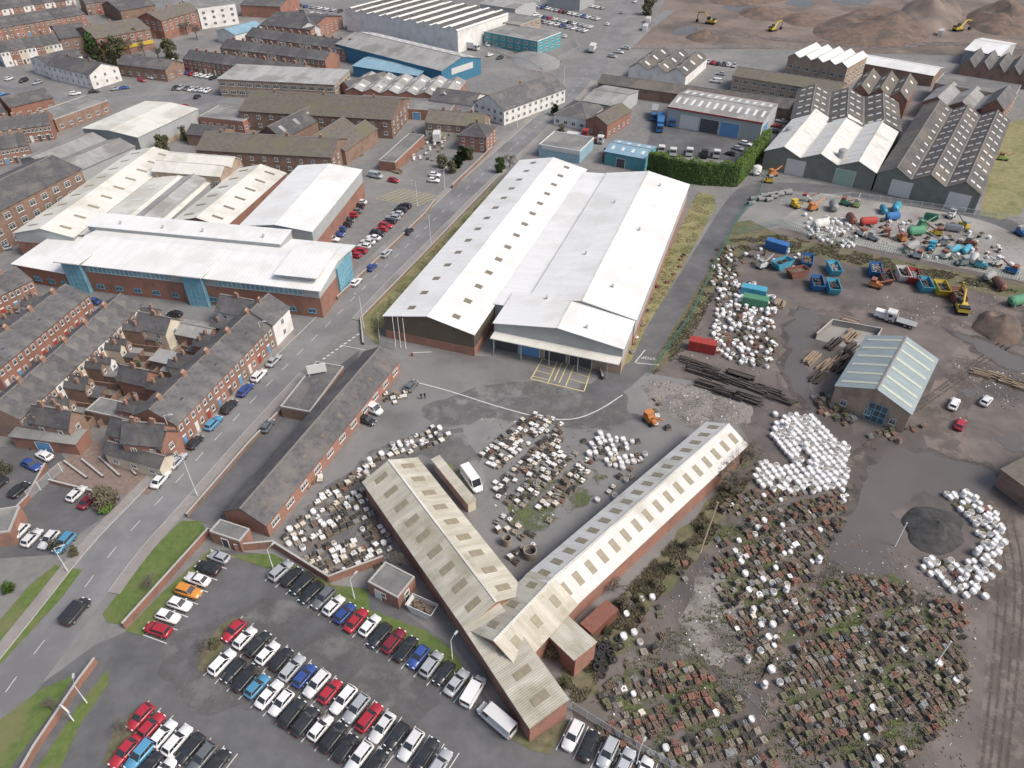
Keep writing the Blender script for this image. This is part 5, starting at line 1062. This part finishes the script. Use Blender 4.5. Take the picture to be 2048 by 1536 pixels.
# skips, containers
def skip(p,a,c,lab,fillm='load_brown',s=1.2):
    q=P(*p);M=T(q.x,q.y,.02,a,s);r=thing('skip',lab,'skip',M,'skips');b=MB()
    pr=[(-1.2,.0),(1.2,.0),(1.9,1.4),(-1.9,1.4)]
    for y in(-.9,.82):b.poly([(x,y,z) for x,z in pr]);b.poly([(x,y+.08,z) for x,z in pr])
    b.poly([(-1.2,-.9,0),(1.2,-.9,0),(1.2,.9,0),(-1.2,.9,0)]);b.poly([(1.2,-.9,0),(1.2,.9,0),(1.9,.9,1.4),(1.9,-.9,1.4)]);b.poly([(-1.2,-.9,0),(-1.2,.9,0),(-1.9,.9,1.4),(-1.9,-.9,1.4)])
    b.box(-1.95,-.97,1.36,1.95,-.88,1.46);b.box(-1.95,.88,1.36,1.95,.97,1.46);b.box(-1.97,-.88,1.36,-1.87,.88,1.46);b.box(1.87,-.88,1.36,1.97,.88,1.46)
    obj('body',b.mesh('body',['p_'+c]),r);b=MB();r2=random.Random(int(p[0]))
    b.poly([(-1.6,-.86,.9),(1.6,-.86,.9),(1.6,.86,.9),(-1.6,.86,.9)])
    for k in range(14):b.box(-.2,-.15,0,.2,.15,.2,M=T(r2.uniform(-1.3,1.3),r2.uniform(-.6,.6),.85+r2.random()*.3,r2.uniform(0,3)))
    obj('contents',b.mesh('contents',[fillm]),r)
for i,(x,y,a,c) in enumerate(sorted(((1562,535,.5,'cyan'),(1612,530,1.2,'blue'),(1665,545,1.5,'cyan'),(1632,575,1.4,'blue'),(1664,582,1.4,'cyan'),(1748,548,1.3,'blue'),(1768,562,1.4,'rust'),(1803,556,1.4,'white'),(1822,560,1.3,'red'),(1847,578,1.4,'cyan'),(1880,585,1.4,'yellow'),(1912,600,1.4,'rust'),(1592,552,.3,'rust')))):
    skip((x,y),a,c,'%s skip, %s from the left in the row above the barn'%(c,ORD[i]),s=1.5,fillm=R.choice(['load_brown','load_grey','load_dark']))
skip((845,1222),-.45,'white','white skip in a fenced bay right of the brick hut')
def container(p,d,c,lab,L=6.1,h=2.6):
    q=P(*p);dd=P(p[0]+d[0],p[1]+d[1])-q;M=T(q.x,q.y,.05,math.atan2(dd.y,dd.x));r=thing('shipping_container',lab,'container',M,'containers');b=MB()
    b.box(-L/2,-1.2,0,L/2,1.2,h)
    for i in range(int(L/.3)):
        x=-L/2+.2+i*.3;b.box(x,-1.24,.15,x+.13,-1.2,h-.15);b.box(x,1.2,.15,x+.13,1.24,h-.15);b.box(x,-1.1,h,x+.13,1.1,h+.03)
    obj('body',b.mesh('body',[c]),r);b=MB();b.box(L/2,-1.1,.1,L/2+.05,-.02,h-.1);b.box(L/2,.02,.1,L/2+.05,1.1,h-.1)
    for y in(-.7,-.3,.3,.7):b.tube((L/2+.08,y,.1),(L/2+.08,y,h-.1),.025,.025,5)
    obj('doors',b.mesh('doors',[c]),r)
container((1196,1252),(28,-26),'p_rust','rusty red shipping container beside the brick side of the Y-shaped shed')
container((1403,700),(20,4),'p_red','red container by the white bags near the fence');container((1505,592),(20,4),'p_cyan','light blue container above the timber stacks');container((1508,612),(20,4),'p_green','green container below the light blue one')
container((1552,500),(20,6),'p_blue','dark blue container at the corner of the skip row');container((1225,310),(20,3),'p_grey','grey container near the teal unit')
for i,(x,y,c) in enumerate(((1075,8,'p_white'),(1290,60,'p_white'),(1296,45,'p_white'),(1880,70,'p_white'))):container((x,y),(4,-10),c,'small white site cabin, %s from the left in the far background'%ORD[i])
for i,(x,y,c) in enumerate(((845,70,'red'),(870,82,'white'),(948,72,'rusty'),(970,75,'rusty'))):container((x,y),(14,3),'p_'+c.replace('rusty','rust'),'%s container by the striped-roof factory, %s from the left'%(c,ORD[i]))
def timbers(p,d,lab,L=5,m='timber_dark',n=14,seed=1):
    q=P(*p);dd=P(p[0]+d[0],p[1]+d[1])-q;M=T(q.x,q.y,.02,math.atan2(dd.y,dd.x));b=MB();r2=random.Random(seed)
    for k in range(n):
        l=L*r2.uniform(.7,1);y=r2.uniform(-1.1,1.1);z=(k%4)*.22;b.box(-l/2,y-.13,z,l/2,y+.13,z+.2,M=Matrix.Rotation(r2.gauss(0,.06),4,'Z'))
    tag(obj('timber_stack',b.mesh('timber_stack',[m]),None,M),lab,'timber stack','timber stacks')
for i,(x,y) in enumerate(sorted(((1400,745),(1432,755),(1465,765),(1500,775),(1535,785),(1420,775),(1455,790),(1495,800),(1560,800),(1385,728),(1410,735),(1480,752)))):timbers((x,y),(30,10),'black timber stack, %s from the left in the pile by the green fence'%ORD[i],7,seed=i)
for i,(x,y) in enumerate(sorted(((1625,720),(1650,735),(1680,720),(1635,755),(1665,690),(1700,700),(1700,675),(1680,735)))):timbers((x,y),(20,-18),'weathered timber stack, %s from the left of those beside the barn'%ORD[i],6,m='timber_dark' if i%2 else 'timber',seed=i+20)
for i,(x,y) in enumerate(sorted(((1990,755),(2015,765),(1960,750),(2040,775)))):timbers((x,y),(20,6),'pale timber stack, %s from the left in the line right of the barn'%ORD[i],4,m='timber',seed=i+40)
timbers((795,345),(20,6),'upper timber stack beside the narrow brick shed',4,'timber',seed=50);timbers((790,335),(20,6),'lower timber stack beside the narrow brick shed',4,'timber',seed=51);timbers((1700,645),(20,6),'pale timber stack above the concrete bay',4,'timber',seed=52);timbers((1560,610),(8,-20),'brown timber stack right of the green container',4,'timber',seed=53)
ty=MB()
for k in range(14):
    a=6.283*k/14;a2=6.283*(k+1)/14;p=lambda r,z,t:(r*math.cos(t),r*math.sin(t),z)
    for r0,z0,r1,z1 in((.35,0,.6,.02),(.6,.02,.62,.12),(.62,.12,.6,.24),(.6,.24,.35,.26),(.35,.26,.33,.1)):ty.poly([p(r0,z0,a),p(r0,z0,a2),p(r1,z1,a2),p(r1,z1,a)],0,True)
TY=ty.mesh('tyre',['tyre']);r2=random.Random(8)
for k in range(44):
    q=P(1197+r2.gauss(0,18),1305+r2.gauss(0,18));tag(obj('tyre',TY,None,T(q.x,q.y,.02+.25*(k%4))@Matrix.Rotation(r2.gauss(0,.12),4,'X')),'old black tyre in the heap by the rusty container','tyre','tyres in the heap')
def tank(p,a,c,lab,L=3.5,rd=1.1,up=False):
    q=P(*p);M=T(q.x,q.y,0,a);r=thing('storage_tank',lab,'tank',M,'tanks');b=MB()
    if up=='open':
        b.tube((0,0,0),(0,0,L),rd,rd,20,cap=False);b.tube((0,0,0),(0,0,L-.02),rd*.86,rd*.86,20,cap=False)
        for k in range(20):
            a0=6.283*k/20;a1=6.283*(k+1)/20;b.poly([(rd*math.cos(a0),rd*math.sin(a0),L),(rd*math.cos(a1),rd*math.sin(a1),L),(rd*.86*math.cos(a1),rd*.86*math.sin(a1),L),(rd*.86*math.cos(a0),rd*.86*math.sin(a0),L)])
        obj('vessel',b.mesh('vessel',[c]),r);b=MB();b.tube((0,0,.1),(0,0,L*.35),rd*.84,rd*.84,16);obj('contents',b.mesh('contents',['load_dark']),r);return
    if up:
        b.tube((0,0,.8),(0,0,L),rd,rd,16);b.tube((0,0,L),(0,0,L+.5),rd,rd*.3,16);b.tube((0,0,.1),(0,0,.8),rd*.3,rd,16)
    else:b.tube((-L/2,0,rd+.2),(L/2,0,rd+.2),rd,rd,16);b.tube((L/2,0,rd+.2),(L/2+.35,0,rd+.2),rd,rd*.5,16);b.tube((-L/2-.35,0,rd+.2),(-L/2,0,rd+.2),rd*.5,rd,16)
    obj('vessel',b.mesh('vessel',['p_'+c if 'p_'+c in MT else c]),r);xs=(-L/3,L/3) if not up else(-rd*.7,rd*.7)
    for x in xs:
        b=MB();b.box(x-.1,-rd*.8,0,x+.1,rd*.8,.7 if not up else 1.2);obj('cradle',b.mesh('cradle',['galv']),r)
for i,(x,y,c) in enumerate(sorted(((1765,425,'cyan'),(1783,440,'blue'),(1790,422,'cyan'),(1640,455,'white'),(1735,450,'red'),(1700,445,'rust'),(1860,440,'green'),(1905,462,'white'),(1820,500,'grey'),(1930,505,'cyan'),(1905,505,'cyan'),(1945,525,'white'),(1830,470,'green'),(1665,420,'grey'),(1975,560,'grey'),(1995,575,'rust'),(2030,610,'green')))):tank((x,y),R.uniform(0,3),c,'%s tank, %s tank from the left in the machinery yard'%(c,ORD[i]),R.uniform(3,4.5),R.uniform(.9,1.4))
for i,(x,y,h,c) in enumerate(((1672,352,9,'grey'),(1570,300,8,'grey'),(1512,350,3,'white'),(1060,1112,1.7,'load_stone'),(1014,1088,1.7,'load_stone'))):tank((x,y),0,c,['grey upright silo in front of the white-fronted sheds','grey upright silo at the left end of the sheds','white upright tank outside the hedge corner','round open stone-coloured tank in the corner of the two wings','smaller open stone-coloured tank beside the round one'][i],h,1.4 if i<3 else 1.15 if i==3 else .8,True if i<3 else 'open')
def machine(p,a,c,lab,seed):
    q=P(*p);M=T(q.x,q.y,0,a);r=thing('site_machine',lab,'machine',M,'machines');r2=random.Random(seed)
    b=MB();b.box(-1.6,-.8,.5,.6,.8,1.7,tx=.1,ty=.08);b.box(.6,-.5,.6,1.5,.5,1.2);obj('housing',b.mesh('housing',['p_'+c]),r)
    b=MB();b.box(-1.8,-.7,.35,1.7,-.5,.5);b.box(-1.8,.5,.35,1.7,.7,.5);obj('frame',b.mesh('frame',['p_black']),r)
    for x in(-1,1):
        for s in(-1,1):
            b=MB();b.tube((x,s*.75,.35),(x,s*.98,.35),.35,.35,10);obj('wheel',b.mesh('wheel',['tyre']),r)
    b=MB();b.tube((.2,0,1.5),(2.8+r2.random(),0,2.6+r2.random()),.22,.18,6);b.prism([(-.6,1.7),(.6,1.7),(.9,2.5),(-.9,2.5)],-1.4,-.1);obj('chute',b.mesh('chute',['p_'+r2.choice(['grey',c,'rust'])]),r)
for i,(x,y,c) in enumerate(sorted(((1590,415,'yellow'),(1612,402,'white'),(1625,420,'orange'),(1690,410,'green'),(1712,412,'lime'),(1720,470,'white'),(1745,480,'grey'),(1770,470,'rust'),(1800,480,'orange'),(1845,455,'green'),(1870,470,'yellow'),(1880,490,'grey'),(1900,435,'white'),(1925,455,'yellow'),(1860,500,'cyan'),(1890,515,'white'),(1920,530,'grey'),(1960,535,'cyan'),(1990,530,'white'),(2020,545,'blue'),(1940,490,'rust'),(1830,515,'white'),(1545,352,'orange'),(1535,365,'yellow'),(1835,385,'lime'),(1700,365,'lime'),(1300,845,'orange'),(2005,320,'lime'),(1525,535,'white'),(1750,575,'orange'),(2040,470,'blue')))):
    machine((x,y),R.uniform(0,6),c,'%s wheeled machine, %s machine from the left on the site'%(c,ORD[i]),i)
for i in range(14):
    q=P(1500+i*6+R.uniform(-3,3),405-i*1.2+R.uniform(-6,6));b=MB();b.tube((-1.2,0,.6),(1.2,0,.6),.6,.6,14,cap=False);b.tube((-1.2,0,.6),(1.2,0,.6),.48,.48,14,cap=False);tag(obj('concrete_pipe',b.mesh('pipe',['load_grey']),None,T(q.x,q.y,.02,R.uniform(0,.5))),'grey concrete pipe in the group beyond the access road bend','pipe','concrete pipes')
# people
def person(p,a,lab):
    me=bpy.data.meshes.new('person');V=[(0,0,.95),(0,0,1.2),(0,0,1.42),(0,0,1.53),(0,.02,1.66),(.1,0,.92),(.12,.03,.5),(.12,-.02,.07),(.12,.14,.04),(-.1,0,.92),(-.13,-.05,.5),(-.14,-.1,.07),(-.14,.06,.04),(.19,0,1.4),(.26,-.02,1.12),(.27,.06,.86),(-.19,0,1.4),(-.26,-.02,1.12),(-.27,.08,.86)]
    E=[(0,1),(1,2),(2,3),(3,4),(0,5),(5,6),(6,7),(7,8),(0,9),(9,10),(10,11),(11,12),(2,13),(13,14),(14,15),(2,16),(16,17),(17,18)];Rd=[.14,.15,.14,.06,.105,.1,.07,.045,.04,.1,.07,.045,.04,.07,.05,.035,.07,.05,.035]
    me.from_pydata(V,E,[]);o=bpy.data.objects.new('tmp',me);COL.objects.link(o);m=o.modifiers.new('s','SKIN')
    for i,v in enumerate(me.skin_vertices[0].data):v.radius=(Rd[i],Rd[i]*.8);v.use_root=i==0
    o.modifiers.new('b','SUBSURF').levels=1
    dg=bpy.context.evaluated_depsgraph_get();m2=bpy.data.meshes.new_from_object(o.evaluated_get(dg));bpy.data.objects.remove(o)
    m2.materials.clear()
    for k in('p_jeans','p_jacket','p_skin'):m2.materials.append(MT[k])
    for f in m2.polygons:
        z=f.center.z;f.material_index=0 if z<.93 and abs(f.center.x)<.22 else 2 if z>1.5 else 1;f.use_smooth=True
    q=P(*p);tag(obj('person',m2,None,T(q.x,q.y,.01,a)),lab,'person')
try:
    person((843,798),.5,'left of two people in dark clothes standing in the central yard');person((850,797),2.5,'right of two people in dark clothes standing in the central yard')
except Exception as e:print('person fail',e)
tag(obj('road_markings',wb.mesh('white',['paint_white'])),None,None,kind='structure');tag(obj('yellow_markings',yb.mesh('yellow',['paint_yellow'])),None,None,kind='structure')
# ---------------- light and camera
sc=bpy.context.scene;w=bpy.data.worlds.new('World');sc.world=w;w.use_nodes=True;nt=w.node_tree
sky=nt.nodes.new('ShaderNodeTexSky');sky.sky_type='NISHITA';sky.sun_disc=False;EL,AZ=math.radians(50),math.radians(112)
sky.sun_elevation=EL;sky.sun_rotation=AZ;sky.air_density=1;sky.dust_density=5
nt.links.new(sky.outputs[0],nt.nodes['Background'].inputs[0]);nt.nodes['Background'].inputs[1].default_value=.15
l=bpy.data.lights.new('sun','SUN');l.energy=2.3;l.angle=math.radians(22);l.color=(1,.97,.92);o=bpy.data.objects.new('sun',l);COL.objects.link(o)
d=Vector((math.sin(AZ)*math.cos(EL),math.cos(AZ)*math.cos(EL),math.sin(EL)));o.rotation_euler=d.to_track_quat('Z','Y').to_euler()
c=bpy.data.cameras.new('cam');c.lens=36*F/2048;c.sensor_width=36;c.clip_end=5000;c.clip_start=1;o=bpy.data.objects.new('camera',c);COL.objects.link(o);o.location=CAM;o.rotation_euler=(math.pi/2-TH,0,0);sc.camera=o
sc.view_settings.view_transform='Standard';sc.view_settings.look='None';sc.view_settings.exposure=0
print('objects',len(bpy.data.objects))
